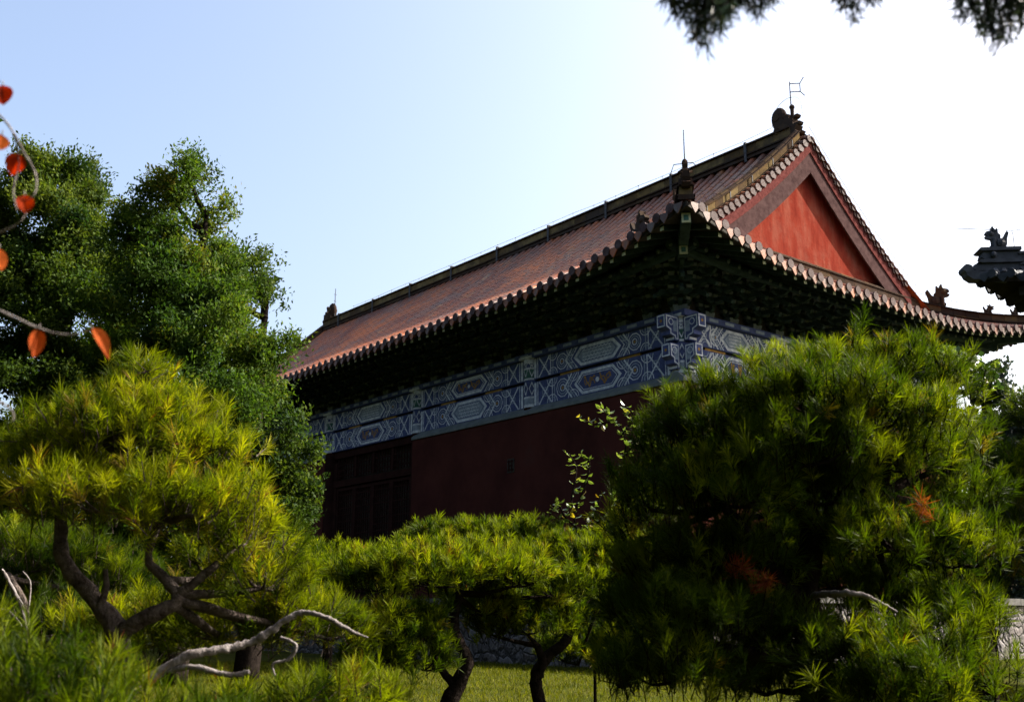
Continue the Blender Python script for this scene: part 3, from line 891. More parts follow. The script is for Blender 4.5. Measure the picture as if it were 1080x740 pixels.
def column(x, y):
    mb = MB()
    mb.tube([(x, y, PLAT + 0.002), (x, y, ZC)], 0.30, 16, 5)
    mb.tube([(x, y, PLAT), (x, y, PLAT + 0.16)], [0.46, 0.36], 16, 6)
    bands = [(ZC, ZC + 0.10, 1), (ZC + 0.10, ZC + 0.3, 3), (ZC + 0.3, ZC + 0.36, 1), (ZC + 0.36, ZL + 0.1, 0), (ZL + 0.1, ZL + 0.16, 1), (ZL + 0.16, ZG + 0.36, 2), (ZG + 0.36, ZG + 0.42, 1), (ZG + 0.42, ZU - 0.16, 0), (ZU - 0.16, ZU, 1)]
    for a, b, m in bands: mb.tube([(x, y, a), (x, y, b)], 0.285 if m != 1 else 0.295, 16, m)
    for zc, zh in ((ZC + 0.62, 0.2), (ZL + 0.42, 0.2), (ZG + 0.55, 0.08)):
        for k in range(8):
            th = 2 * math.pi * k / 8
            o = Vector((math.cos(th), math.sin(th), 0)); sd2 = Vector((-o.y, o.x, 0))
            ribbon(mb, [(0, -zh), (0.09, 0), (0, zh), (-0.09, 0)], 0.03, Vector((x, y, zc)), sd2, Vector((0, 0, 1)), o, 0.30, 1, True)
    mb.box((x, y, ZU + 0.04), (0.66, 0.66, 0.08), 1)
    mb.build('column', PAINT + [M['red_wood'], M['slab']], hall)
for yy in by: column(0, yy); column(W, yy)
for xx in bx[1:-1]: column(xx, 0); column(xx, L)
# beam ends crossing past the corner columns
def beam_end(p, d):
    mb = MB(); p = Vector(p); d = Vector(d); Z = Vector((0, 0, 1)); sd2 = d.cross(Z)
    for (z0, z1, ln) in ((ZG, ZU, 0.82), (ZC + 0.1, ZL, 0.66)):
        h = z1 - z0
        out = [(0.26, 0), (ln * 0.55, 0), (ln * 0.55, h * 0.14), (ln * 0.78, h * 0.2), (ln * 0.78, h * 0.36), (ln, h * 0.46), (ln, h), (0.26, h)]
        mb.prism(out, p + Z * z0, d, Z, sd2, 0.34, 0)
        for sg in (-1, 1):
            o = p + Z * z0 + sd2 * (sg * 0.17)
            ins = [(0.32, 0.05), (ln * 0.5, 0.05), (ln * 0.52, h * 0.18), (ln * 0.74, h * 0.25), (ln * 0.74, h * 0.41), (ln - 0.05, h * 0.5), (ln - 0.05, h - 0.05), (0.32, h - 0.05)]
            ribbon(mb, ins, 0.04, o, d, Z, sd2 * sg, 0.004, 1, True)
            ribbon(mb, ngon(ln * 0.72, h * 0.72, h * 0.13, 8), 0.03, o, d, Z, sd2 * sg, 0.004, 1, True)
            poly(mb, [(0.34, h * 0.35), (0.5, h * 0.35), (0.5, h * 0.8), (0.34, h * 0.8)], o, d, Z, sd2 * sg, 0.003, 3)
        o = p + Z * z0 + d * ln
        ribbon(mb, [(-0.13, h * 0.5), (0.13, h * 0.5), (0.13, h - 0.04), (-0.13, h - 0.04)], 0.04, o, sd2, Z, d, 0.004, 1, True)
        poly(mb, ngon(0, h * 0.73, 0.05, 7), o, sd2, Z, d, 0.004, 4)
        mb.box(p + Z * (z0 + h * 0.08) + d * (ln * 0.555 + 0.004), (0.008 if abs(d.x) > 0.5 else 0.3, 0.3 if abs(d.x) > 0.5 else 0.008, 0.07), 1)
    mb.build('beam_end', PAINT, hall)
for cx_ in (0, W):
    for cy_ in (0, L):
        beam_end((cx_, cy_, 0), (-1 if cx_ == 0 else 1, 0, 0)); beam_end((cx_, cy_, 0), (0, -1 if cy_ == 0 else 1, 0))

# flat plate, bracket sets, eave purlin, backing boards
pp = MB()
for sg, x in ((-1, 0), (1, W)): pp.box((x, L / 2, (ZU + ZP) / 2 + 0.002), (0.62, L + 0.9, ZP - ZU), 0)
for y in (0, L): pp.box((W / 2, y, (ZU + ZP) / 2 + 0.004), (W - 0.64, 0.62, ZP - ZU), 0)
for i in range(46):
    pp.box((-0.313, 0.2 + i * 0.72, (ZU + ZP) / 2), (0.012, 0.4, 0.09), 1)
for i in range(18):
    pp.box((0.4 + i * 0.72, -0.313, (ZU + ZP) / 2), (0.4, 0.012, 0.09), 1)
pp.build('plate_beam', [M['blue'], M['teal']], hall)
bk = MB()
for x in (0.1, W - 0.1): bk.box((x, L / 2, (ZP + 11.6) / 2), (0.06, L, 11.6 - ZP))
for y in (0.1, L - 0.1): bk.box((W / 2, y, (ZP + 11.6) / 2), (W - 0.3, 0.06, 11.6 - ZP))
bk.build('bracket_backing', M['dark_wood'], hall)
pu = MB()
for o_, z, r_ in ((1.42, 10.93, 0.15), (0.72, 10.95, 0.08)):
    for x in (-o_, W + o_): pu.tube([(x, -o_ - 0.5, z + rf.lift(-o_, -o_) * 0.5), (x, 0.8, z), (x, L - 0.8, z), (x, L + o_ + 0.5, z + rf.lift(-o_, -o_) * 0.5)], r_, 10)
    for y in (-o_, L + o_): pu.tube([(-o_ - 0.5, y, z + rf.lift(-o_, -o_) * 0.5), (0.8, y, z), (W - 0.8, y, z), (W + o_ + 0.5, y, z + rf.lift(-o_, -o_) * 0.5)], r_, 10)
pu.build('eave_purlin', M['dougong'], hall)

def bracket_mesh():
    mb = MB()
    mb.box((0, 0, 0.10), (0.34, 0.34, 0.20), 1, taper=1.25)
    for k in range(4):
        z = 0.26 + k * 0.245; ln = 0.34 + k * 0.36
        if k in (1, 2):   # slanting beak
            prof = [(0.3, -0.07), (-ln, -0.07), (-ln - 0.34, -0.24), (-ln - 0.38, -0.15), (-ln - 0.1, 0.07), (0.3, 0.07)]
        else:
            prof = [(0.3, -0.07), (-ln + 0.12, -0.09), (-ln, 0.0), (-ln, 0.08), (0.3, 0.08)]
        mb.prism(prof, (0, 0, z), (1, 0, 0), (0, 0, 1), (0, 1, 0), 0.12, 0)
        for j in range(0, k + 1):
            x = -j * 0.36 if k < 3 else -j * 0.36
            half = 0.34 if (k - j) % 2 == 0 else 0.46
            if j < k - 1: continue
            arm = [(-half, 0.07), (-half, 0.0), (-half + 0.14, -0.08), (half - 0.14, -0.08), (half, 0.0), (half, 0.07)]
            mb.prism(arm, (x, 0, z + 0.01), (0, 1, 0), (0, 0, 1), (1, 0, 0), 0.10, 0)
            for yy in (-half + 0.08, 0, half - 0.08):
                mb.box((x, yy, z + 0.135), (0.15, 0.15, 0.09), 1, taper=1.25)
    return mb
b0 = bracket_mesh().build('bracket_set', [M['dougong'], M['dougong_edge']], hall)
spots = []
nL = int(round(L / 1.10)); nW = int(round(W / 1.08))
for i in range(nL + 1): spots.append((0, L * i / nL, 0.0))
for i in range(nW + 1): spots.append((W * i / nW, 0, R(90)))
spots.append((0, 0, R(45)))
for i, (x, y, a) in enumerate(spots):
    o = b0 if i == 0 else b0.copy()
    if i: col.objects.link(o); o.parent = hall
    o.location = (x, y, ZP); o.rotation_euler = (0, 0, a)
    if abs(a - R(45)) < 1e-6: o.scale = (1.38, 1, 1)

# lattice doors of the middle bay
def lattice_bay(y0, y1, x=0.06):
    fr = MB()
    y0 += 0.3; y1 -= 0.3; zt = ZC - 0.01; zb = PLAT + 0.01
    fr.box((x, (y0 + y1) / 2, zt - 0.14), (0.24, y1 - y0, 0.28)); fr.box((x, (y0 + y1) / 2, zb + 0.16), (0.24, y1 - y0, 0.3))
    zm = zt - 1.35
    fr.box((x, (y0 + y1) / 2, zm), (0.26, y1 - y0, 0.26))
    for y in (y0 + 0.12, y1 - 0.12): fr.box((x, y, (zt + zb) / 2 - 0.07), (0.2, 0.22, zt - zb - 0.72))
    fr = fr.build('door_frame', M['red_wood'], hall)
    bd = MB(); bd.box((x + 0.2, (y0 + y1) / 2, (zt + zb) / 2), (0.04, y1 - y0, zt - zb)); bd.build('door_backing', M['dark_wood'], fr)
    n = 4; w = (y1 - y0 - 0.46) / n
    for i in range(n):
        ya = y0 + 0.23 + i * w; yb = ya + w
        lf = MB()
        for y in (ya + 0.06, yb - 0.06): lf.box((x, y, (zb + zm) / 2 + 0.08), (0.12, 0.11, zm - zb - 0.5))
        zl = zb + 1.6
        for z in (zb + 0.42, zl, zm - 0.24): lf.box((x, (ya + yb) / 2, z), (0.10, w - 0.13, 0.12))
        lf.box((x + 0.02, (ya + yb) / 2, (zb + 0.42 + zl) / 2), (0.05, w - 0.24, zl - zb - 0.56))
        for k in range(7):
            t = (k + 0.5) / 7
            a = (x, ya + 0.12 + (w - 0.24) * t, zl + 0.06)
            lf.box((x, a[1], (zl + zm) / 2 - 0.08), (0.04, 0.035, zm - zl - 0.4))
        zz = zl + 0.3; k = 0
        while zz < zm - 0.35:
            lf.box((x - 0.003, (ya + yb) / 2, zz), (0.045, w - 0.25, 0.05 if k % 2 else 0.035)); zz += 0.27; k += 1
        o = lf.build('lattice_door', M['red_wood'], hall)
    tr = MB()
    for i in range(4):
        ya = y0 + 0.23 + i * w; yb = ya + w
        for y in (ya + 0.04, yb - 0.04): tr.box((x, y, (zm + zt) / 2), (0.1, 0.08, zt - zm - 0.42))
        for k in range(6): tr.box((x, ya + 0.1 + (w - 0.2) * (k + 0.5) / 6, (zm + zt) / 2), (0.04, 0.035, zt - zm - 0.42))
        for k in range(3): tr.box((x - 0.002, (ya + yb) / 2, zm + 0.35 + 0.22 * k), (0.045, w - 0.17, 0.035))
    tr.build('transom_lattice', M['red_wood'], hall)
lattice_bay(by[2], by[3])

# ------------------------------------------------------------------ stone terrace below the hall
ter = empty('stone_terrace', (HC.x, HC.y, 0), ROT)
tag(ter, 'rubble stone terrace wall with pale slab edge that carries the temple hall', 'terrace')
TX = 3.6
w_ = MB()
seg = 60
w_.box((W / 2, L / 2, (PLAT - 0.2) / 2), (W + 2 * TX, L + 2 * TX, PLAT - 0.2), 0)
w_.build('rubble_wall', M['rubble'], ter)
sl = MB()
x0, x1, y0, y1 = -TX - 0.06, W + TX + 0.06, -TX - 0.06, L + TX + 0.06
def slabs(a, b, nrm):
    a = Vector(a); b = Vector(b); n = int((b - a).length / 1.15); d = (b - a) / n; o = Vector(nrm)
    for i in range(n):
        c = a + d * (i + 0.5) + o * 0.33
        s_ = (abs(d.x) * 0.985 + 0.66 * abs(o.x), abs(d.y) * 0.985 + 0.66 * abs(o.y), 0.2)
        sl.box((c.x, c.y, PLAT - 0.1 + random.uniform(-.006, .006)), s_, 0)
slabs((x0, y0, 0), (x0, y1, 0), (1, 0, 0)); slabs((x0 + 0.67, y0, 0), (x1, y0, 0), (0, 1, 0))
slabs((x1, y0 + 0.67, 0), (x1, y1, 0), (-1, 0, 0)); slabs((x0 + 0.67, y1, 0), (x1 - 0.67, y1, 0), (0, -1, 0))
sl.build('edge_slab_course', M['slab'], ter)
pv = MB(); pv.box((W / 2, L / 2, PLAT - 0.21), (W + 2 * TX - 1.2, L + 2 * TX - 1.2, 0.3)); pv.build('paving', M['slab'], ter)
stp = None; # stp.box((W / 2 + 1.6, -TX - 0.45, 0.31), (W + 2, 0.9, 0.62)); 
# ------------------------------------------------------------------ second roof at the right edge
R2 = Roof(7.0, 9.0, 1.7, 0, 3.6, 0.55, 4.5, gable=False)
tip = at(1030, 291, 15.0)
pav = empty('garden_pavilion', (0, 0, 0), R(-50))
tag(pav, 'dark grey tiled eave corner of a neighbouring pavilion cut off by the photo edge', 'pavilion')
_c = Matrix.Rotation(R(-50), 3, 'Z') @ Vector((-1.98, -1.98, 0))
pav.location = (tip.x - _c.x, tip.y - _c.y, 0)
R2.H0 = tip.z - 0.55
r2 = MB()
for s_ in 'LFRB': tile_slope(R2, s_, r2, sp=0.24, tl=0.3, rad=0.055)
r2 = r2.build('roof', [M['grey_tile'], M['grey_tile']], pav)
u2 = MB(); 
for s_ in 'LFRB': underside(R2, s_, u2, 0.1, 1.8)
u2.build('eave_boarding', M['dark_wood'], r2)
f2, n2 = MB(), MB()
for s_ in 'LFRB': rafters(R2, s_, f2, n2, 0.26)
f2.build('upper_rafter_course', [M['dark_wood'], M['dark_wood']], pav); n2.build('lower_rafter_course', [M['dark_wood'], M['dark_wood']], pav)
def hip2(sx, sy):
    ps = []
    for i in range(14):
        n = -0.05 + R2.DEP * i / 13
        x = -R2.E + n if sx < 0 else R2.W + R2.E - n
        y = -R2.E + n if sy < 0 else R2.L + R2.E - n
        fl = R2.flare(x, y)
        ps.append(Vector((x + sx * fl, y + sy * fl, R2.prof(max(n, 0)) + R2.lift(x, y) + 0.02)))
    mb = MB(); path_ridge(mb, ps[1:], 0.20, 0.30, seg=0.4)
    f = Vector((sx, sy, 0)).normalized(); Z = Vector((0, 0, 1)); sdv = Vector((-f.y, f.x, 0))
    h = mb.build('hip_ridge', M['grey_tile'], r2)
    t = MB(); p0 = ps[0]
    # upturned corner tile, stepped corbels and the beast standing on the ridge end
    t.prism([(-0.5, -0.12), (0.02, -0.10), (0.10, -0.04), (0.14, 0.06), (0.10, 0.13), (0.03, 0.12), (0.0, 0.04), (-0.12, 0.02), (-0.5, 0.05)], p0, f, Z, sdv, 0.22, 0)
    t.tube([p0 + f * 0.09 + Z * 0.07 - sdv * 0.12, p0 + f * 0.09 + Z * 0.07 + sdv * 0.12], 0.065, 10)
    beast(t, p0 - f * 0.40 + Z * 0.40, f, 0.40)
    for k, (a_, hh, hgt, w_2) in enumerate(((-0.02, 0.03, 0.10, 0.22), (-0.10, 0.14, 0.05, 0.30), (-0.16, 0.20, 0.12, 0.20), (-0.12, 0.33, 0.05, 0.28))):
        t.prism([(-0.7, 0), (a_ - 0.02, 0), (a_ + 0.03, hgt * 0.35), (a_, hgt), (-0.7, hgt)], p0 + Z * hh, f, Z, sdv, w_2, 0)
    for sg in (-1, 1):
        t.ball(p0 - f * 0.3 + Z * 0.27 + sdv * (0.11 * sg), 0.05, 0)
        for q_ in range(3): t.tube([p0 - f * (0.3 + 0.12 * q_) + sdv * (0.1 * sg) + Z * 0.02, p0 - f * (0.26 + 0.12 * q_) + sdv * (0.2 * sg) - Z * 0.06], [0.05, 0.055], 8, 0)
    t.build('corner_beast', M['grey_tile'], h)
    return ps
q2 = hip2(-1, -1); hip2(1, -1); hip2(-1, 1); hip2(1, 1)
rg = MB(); zz = R2.prof(R2.DEP)
path_ridge(rg, [(3.5, 3.5, zz - 0.05), (3.5, 5.5, zz - 0.05)], 0.3, 0.5); rg.build('main_ridge', M['grey_tile'], r2)
wb = MB(); zc = R2.H0 + 0.25
wb.box((3.5, 4.5, zc / 2), (6.9, 8.9, zc)); wb.build('grey_wall', M['red_wall'], pav)
pb = MB()
for a, b in (((0, 0), (7, 0)), ((7, 0), (7, 9)), ((7, 9), (0, 9)), ((0, 9), (0, 0))):
    pb.bar((a[0], a[1], zc - 0.25), (b[0], b[1], zc - 0.25), 0.34, 0.45)
pb.build('painted_beam', M['blue'], pav)
pc = MB()
for x, y in ((0, 0), (7, 0), (0, 9), (7, 9)): pc.tube([(x, y, 0), (x, y, zc - 0.02)], 0.22, 12)
pc.build('corner_column', M['red_wood'], pav)
w2 = MB()
pa = [p + Vector((0, 0, 0.62)) for p in q2]
w2.tube([pa[0] + Vector((-0.15, -0.15, 0.12))] + [p + Vector((0, 0, 0.02)) for p in pa[1:]], 0.006, 4)
for i in (1, 3, 5): w2.tube([pa[i], pa[i] - Vector((0, 0, 0.4))], 0.006, 4)
w2.build('conductor_wire', M['iron'], pav)

# ------------------------------------------------------------------ pines
def pine(label, pads, limbs, d0, seed, needle=0.092, width=0.0034, dens=1.0, warm=0.0, mat='needle', bark='bark', base=None, dead=(), group='clipped pines in front of the hall', nn=52, tint=0.45, auto=True, deadlimbs=(), flat=0.8):
    rg_ = np.random.default_rng(seed); random.seed(seed)
    base = base if base is not None else limbs[0][0][0]
    b0_ = at(*base) if len(base) == 3 and not isinstance(base, Vector) else Vector(base)
    root = empty('pine_tree', (b0_.x, b0_.y, 0))
    tag(root, label, 'pine tree', group)
    tr = MB(); allp = []
    paths = []
    for lm in limbs:
        pts = [(at(p[0], p[1], p[2]), r_) for p, r_ in lm]
        if lm is limbs[0]:
            f = pts[0]
            pts = [(Vector((f[0].x * 1.02, f[0].y + 0.05, 0.0)), f[1] * 1.5), (Vector((f[0].x, f[0].y, f[0].z * 0.55)), f[1] * 1.15)] + pts
        a, b = smooth_path(pts, 5, 0.10)
        tr.tube(a, b, 9); allp += list(zip(a, b))
    T_pos = []; T_ax = []; T_t = []
    for pd in pads:
        px, py, d, hw, hh = pd[:5]
        c = at(px, py, d); k = c.y / (FPX * math.cos(PT) - (CY - py) * math.sin(PT))
        rx, rz = hw * k, hh * k * flat
        ry = (pd[5] if len(pd) > 5 else 0.8) * rx
        lod = pd[6] if len(pd) > 6 else 1.0
        # limb from the nearest wood to the pad
        if auto:
            q = c + Vector((0, 0, -rz * 0.5))
            near = min(allp, key=lambda w: (w[0] - q).length)
            mid = (near[0] + q) / 2 + Vector((random.uniform(-.1, .1), random.uniform(-.1, .1), -0.06)) * rx
            a, b = smooth_path([(near[0], min(near[1], 0.03) * 0.9), (mid, 0.018), (q, 0.010)], 4, 0.12)
            tr.tube(a, b, 6)
            for j in range(4):
                th = random.uniform(0, 6.28); e = c + Vector((math.cos(th) * rx * 0.6, math.sin(th) * ry * 0.6, random.uniform(-.2, .35) * rz))
                a, b = smooth_path([(q, 0.009), ((q + e) / 2 + Vector((0, 0, -0.03)), 0.007), (e, 0.004)], 3, 0.12)
                tr.tube(a, b, 5)
        # little clumps over the pad's dome, then tufts in the clumps
        area = math.pi * rx * ry + 2.2 * rz * (rx + ry)
        nc = max(6, int(area / 0.0115 * dens * lod))
        w = rg_.normal(size=(nc, 3)); w /= np.linalg.norm(w, axis=1)[:, None]
        w[:, 2] = np.where(w[:, 2] < -0.25, -w[:, 2], w[:, 2])
        rr_ = rg_.uniform(0.40, 1.05, nc) ** 0.6
        P = w * rr_[:, None] * np.array([rx, ry, rz])
        P += rg_.normal(size=P.shape) * 0.03
        ax = w / np.array([rx, ry, rz]) ; ax /= np.linalg.norm(ax, axis=1)[:, None]
        nt = 4
        P = np.repeat(P, nt, 0) + rg_.normal(size=(nc * nt, 3)) * 0.045
        A = np.repeat(ax, nt, 0) * 0.75 + np.array([0, 0, 0.75]) + rg_.normal(size=(nc * nt, 3)) * 0.27
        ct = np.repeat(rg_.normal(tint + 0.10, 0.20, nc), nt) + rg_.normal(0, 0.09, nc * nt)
        dd_ = rg_.random(nc * nt) < 0.018
        ct = np.clip(ct, 0.0, 0.92); ct[dd_] = 0.955
        T_pos.append(P + np.array(c)); T_ax.append(A); T_t.append(ct)
    for (px, py, d, r_) in dead:
        c = np.array(at(px, py, d)); n = 3
        T_pos.append(c + rg_.normal(size=(n, 3)) * r_); T_ax.append(rg_.normal(size=(n, 3)) * 0.5 + np.array([0, -0.6, 0.3])); T_t.append(np.full(n, 1.0))
    P = np.concatenate(T_pos); A = np.concatenate(T_ax); T = np.concatenate(T_t)
    A /= np.linalg.norm(A, axis=1)[:, None] + 1e-9
    N = len(P)
    # needles
    ref = np.where(np.abs(A[:, 2:3]) > 0.9, np.array([[1.0, 0, 0]]), np.array([[0, 0, 1.0]]))
    U = np.cross(A, ref); U /= np.linalg.norm(U, axis=1)[:, None]
    V = np.cross(A, U)
    th = rg_.uniform(0, 2 * np.pi, (N, nn)); al = np.abs(rg_.normal(0.58, 0.30, (N, nn))) * rg_.uniform(0.7, 1.35, (N, 1)); al = np.clip(al, 0.05, 1.6)
    D = (np.cos(al)[..., None] * A[:, None] + np.sin(al)[..., None] * (np.cos(th)[..., None] * U[:, None] + np.sin(th)[..., None] * V[:, None]))
    s = rg_.uniform(-0.06, 0.035, (N, nn))[..., None] * A[:, None]
    ln = needle * rg_.uniform(0.65, 1.1, (N, nn)) * rg_.uniform(0.75, 1.15, (N, 1))
    b = P[:, None] + s
    tip_ = b + D * ln[..., None]; tip_[..., 2] -= (ln * 0.10) * rg_.random((N, nn))
    sdv = np.cross(D, rg_.normal(size=D.shape)); sdv /= np.linalg.norm(sdv, axis=-1)[..., None] + 1e-9
    wd = width * rg_.uniform(0.75, 1.25, (N, nn))[..., None]
    midp = b + (tip_ - b) * 0.45
    Q = np.stack([b + sdv * wd * 0.25, midp + sdv * wd * 0.5, tip_, midp - sdv * wd * 0.5], axis=2).reshape(-1, 4, 3)
    TT = np.clip(np.repeat(T, nn) + np.where(np.repeat(T, nn) < 0.93, rg_.normal(0, 0.04, N * nn), 0), 0, 1)
    org = np.array([b0_.x, b0_.y, 0])
    groups = [(Q - org, TT, 0)]
    # tuft twigs
    tb = P - A * (needle * 0.9) + rg_.normal(size=P.shape) * 0.012
    for k in range(2):
        sdv = U if k == 0 else V
        Q2 = np.stack([tb - sdv * 0.003, tb + sdv * 0.003, P + A * 0.02 + sdv * 0.002, P + A * 0.02 - sdv * 0.002], axis=1)
        groups.append((Q2 - org, np.full(N, 0.5), 1))
    child(tr, 'trunk', M[bark], root, smooth=True)
    np_mesh('crown', groups, [M[mat], M[bark]], root)
    for lm in deadlimbs:
        db = MB()
        for br_ in lm:
            a, b = smooth_path([(at(p[0], p[1], p[2]), r_ * 0.85) for p, r_ in br_], 7, 0.24)
            db.tube(a, b, 9)
        child(db, 'branch', M['deadwood'], root, smooth=True)
    return root

def P_(px, py, d, r): return ((px, py, d), r)

# left pine
d = 4.9
pine('wide pine with yellow-lit right side and forked bare limbs, growing at lower left',
     [(146, 396, 5.1, 13, 26), (143, 415, 5.1, 26, 26), (112, 440, 5.1, 44, 28), (180, 446, 5.0, 40, 28), (140, 462, 4.95, 90, 36), (60, 480, 5.3, 66, 40), (218, 486, 4.9, 44, 34),
      (120, 528, 4.7, 92, 30), (200, 530, 4.7, 70, 32), (55, 522, 5.0, 66, 34), (252, 560, 4.8, 48, 36), (278, 606, 4.9, 44, 34), (232, 596, 5.15, 44, 26),
      (310, 648, 5.2, 46, 32), (240, 660, 5.3, 90, 32), (150, 668, 5.6, 80, 32), (350, 662, 5.4, 36, 28)],
     [[P_(126, 740, 4.8, .055), P_(124, 668, 4.8, .048), P_(100, 632, 4.8, .036), P_(70, 596, 4.8, .034), P_(64, 560, 4.85, .030), P_(72, 505, 4.95, .026), P_(110, 462, 5.0, .018)],
      [P_(124, 668, 4.8, .042), P_(152, 652, 4.75, .036), P_(188, 632, 4.75, .030), P_(170, 606, 4.8, .022), P_(156, 588, 4.8, .018), P_(170, 545, 4.8, .015)],
      [P_(105, 640, 4.78, .018), P_(112, 620, 4.77, .014), P_(111, 600, 4.77, .012)]],
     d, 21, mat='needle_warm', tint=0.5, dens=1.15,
     deadlimbs=[[[P_(126, 735, 4.8, .034), P_(124, 745, 4.4, .030), P_(130, 738, 4.0, .024), P_(160, 714, 4.0, .023), P_(200, 690, 4.0, .019), P_(235, 685, 4.02, .020), P_(264, 677, 4.05, .017), P_(284, 666, 4.05, .019), P_(298, 655, 4.05, .013), P_(318, 646, 4.05, .014), P_(336, 648, 4.02, .010), P_(356, 657, 4.0, .011), P_(372, 666, 4.0, .008), P_(388, 672, 4.0, .003)],
                 [P_(176, 708, 4.0, .013), P_(205, 703, 3.98, .012), P_(240, 711, 3.98, .011), P_(263, 708, 3.98, .010)],
                 [P_(296, 672, 4.04, .008), P_(312, 680, 4.0, .008), P_(305, 694, 4.0, .007), P_(288, 700, 4.0, .006), P_(290, 712, 4.0, .003)]]])
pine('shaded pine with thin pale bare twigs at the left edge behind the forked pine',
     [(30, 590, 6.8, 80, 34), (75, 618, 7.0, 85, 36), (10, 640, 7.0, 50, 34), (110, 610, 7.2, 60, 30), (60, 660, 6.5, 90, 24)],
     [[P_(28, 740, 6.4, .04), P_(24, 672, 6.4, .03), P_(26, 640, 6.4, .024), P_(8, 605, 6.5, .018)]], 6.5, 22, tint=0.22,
     deadlimbs=[[[P_(25, 690, 6.4, .022), P_(27, 682, 6.2, .018), P_(28, 668, 6.0, .016), P_(23, 640, 6.0, .014), P_(8, 610, 6.0, .012), P_(2, 600, 6.0, .008)], [P_(22, 660, 6.0, .010), P_(10, 645, 6.0, .008), P_(-4, 642, 6.0, .006)],
                 [P_(30, 640, 6.0, .006), P_(32, 615, 6.0, .006), P_(24, 602, 6.0, .004)]]])
pine('blurred low pine filling the bottom left corner, nearest to the viewer',
     [(40, 742, 2.9, 90, 38), (150, 770, 2.8, 70, 36), (-10, 720, 3.1, 55, 34), (100, 730, 3.2, 50, 22)],
     [[P_(70, 800, 2.9, .03), P_(70, 760, 2.9, .02), P_(70, 735, 2.9, .015)]], 2.9, 23, tint=0.36, width=0.0036, dens=1.2)
pine('low bright pine cushion at the bottom under the bare grey branch',
     [(345, 738, 4.3, 58, 24), (275, 758, 4.1, 66, 22), (215, 770, 4.0, 50, 20), (400, 736, 4.6, 30, 20)],
     [[P_(320, 800, 4.2, .03), P_(318, 770, 4.2, .025), P_(315, 745, 4.2, .015)]], 4.2, 24, tint=0.45)
# middle pines
pine('flat-topped pine with leaning dark trunk standing on the lawn left of centre',
     [(470, 606, 9.0, 112, 32, 0.9), (400, 612, 9.0, 62, 26, 0.9), (540, 608, 9.0, 54, 26), (590, 620, 9.2, 40, 22), (418, 664, 8.4, 54, 34, 0.9), (392, 694, 8.2, 40, 26), (445, 694, 8.4, 34, 28), (510, 640, 9.3, 46, 20)],
     [[P_(472, 745, 8.8, .075), P_(486, 716, 8.8, .062), P_(492, 694, 8.8, .052), P_(478, 660, 8.9, .046), P_(486, 625, 9.0, .03)],
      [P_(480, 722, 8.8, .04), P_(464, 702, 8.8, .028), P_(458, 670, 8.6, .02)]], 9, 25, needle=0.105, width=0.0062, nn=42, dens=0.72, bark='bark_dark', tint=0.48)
pine('second flat pine with forked trunk on the lawn, right of the flat-topped one',
     [(556, 655, 9.6, 62, 32), (610, 690, 11.5, 50, 26), (660, 680, 11.5, 50, 30), (610, 584, 11.0, 60, 20), (660, 586, 10.6, 52, 26), (640, 640, 10.2, 54, 26), (640, 600, 10.4, 50, 26), (700, 612, 10.0, 60, 30), (560, 568, 11.6, 40, 14), (520, 662, 9.6, 26, 18)],
     [[P_(570, 745, 10.0, .065), P_(565, 715, 10.0, .056), P_(577, 692, 10.0, .05), P_(598, 674, 10.0, .045), P_(608, 640, 10.1, .035), P_(640, 605, 10.4, .02)],
      [P_(568, 712, 10.0, .05), P_(572, 695, 9.95, .04), P_(566, 680, 9.9, .03)]], 10, 26, needle=0.105, width=0.0066, nn=42, dens=0.7, bark='bark_dark', tint=0.42)
pine('low distant pine row top seen left of the flat-topped pine',
     [(345, 592, 13.5, 52, 15), (330, 606, 13.0, 46, 18), (375, 606, 13.0, 40, 16), (320, 585, 14, 36, 10), (500, 566, 13, 80, 10)],
     [[P_(345, 690, 13.2, .06), P_(345, 650, 13.2, .05), P_(345, 615, 13.2, .03)]], 13, 27, needle=0.13, width=0.009, nn=30, dens=0.6, bark='bark_dark', tint=0.42)
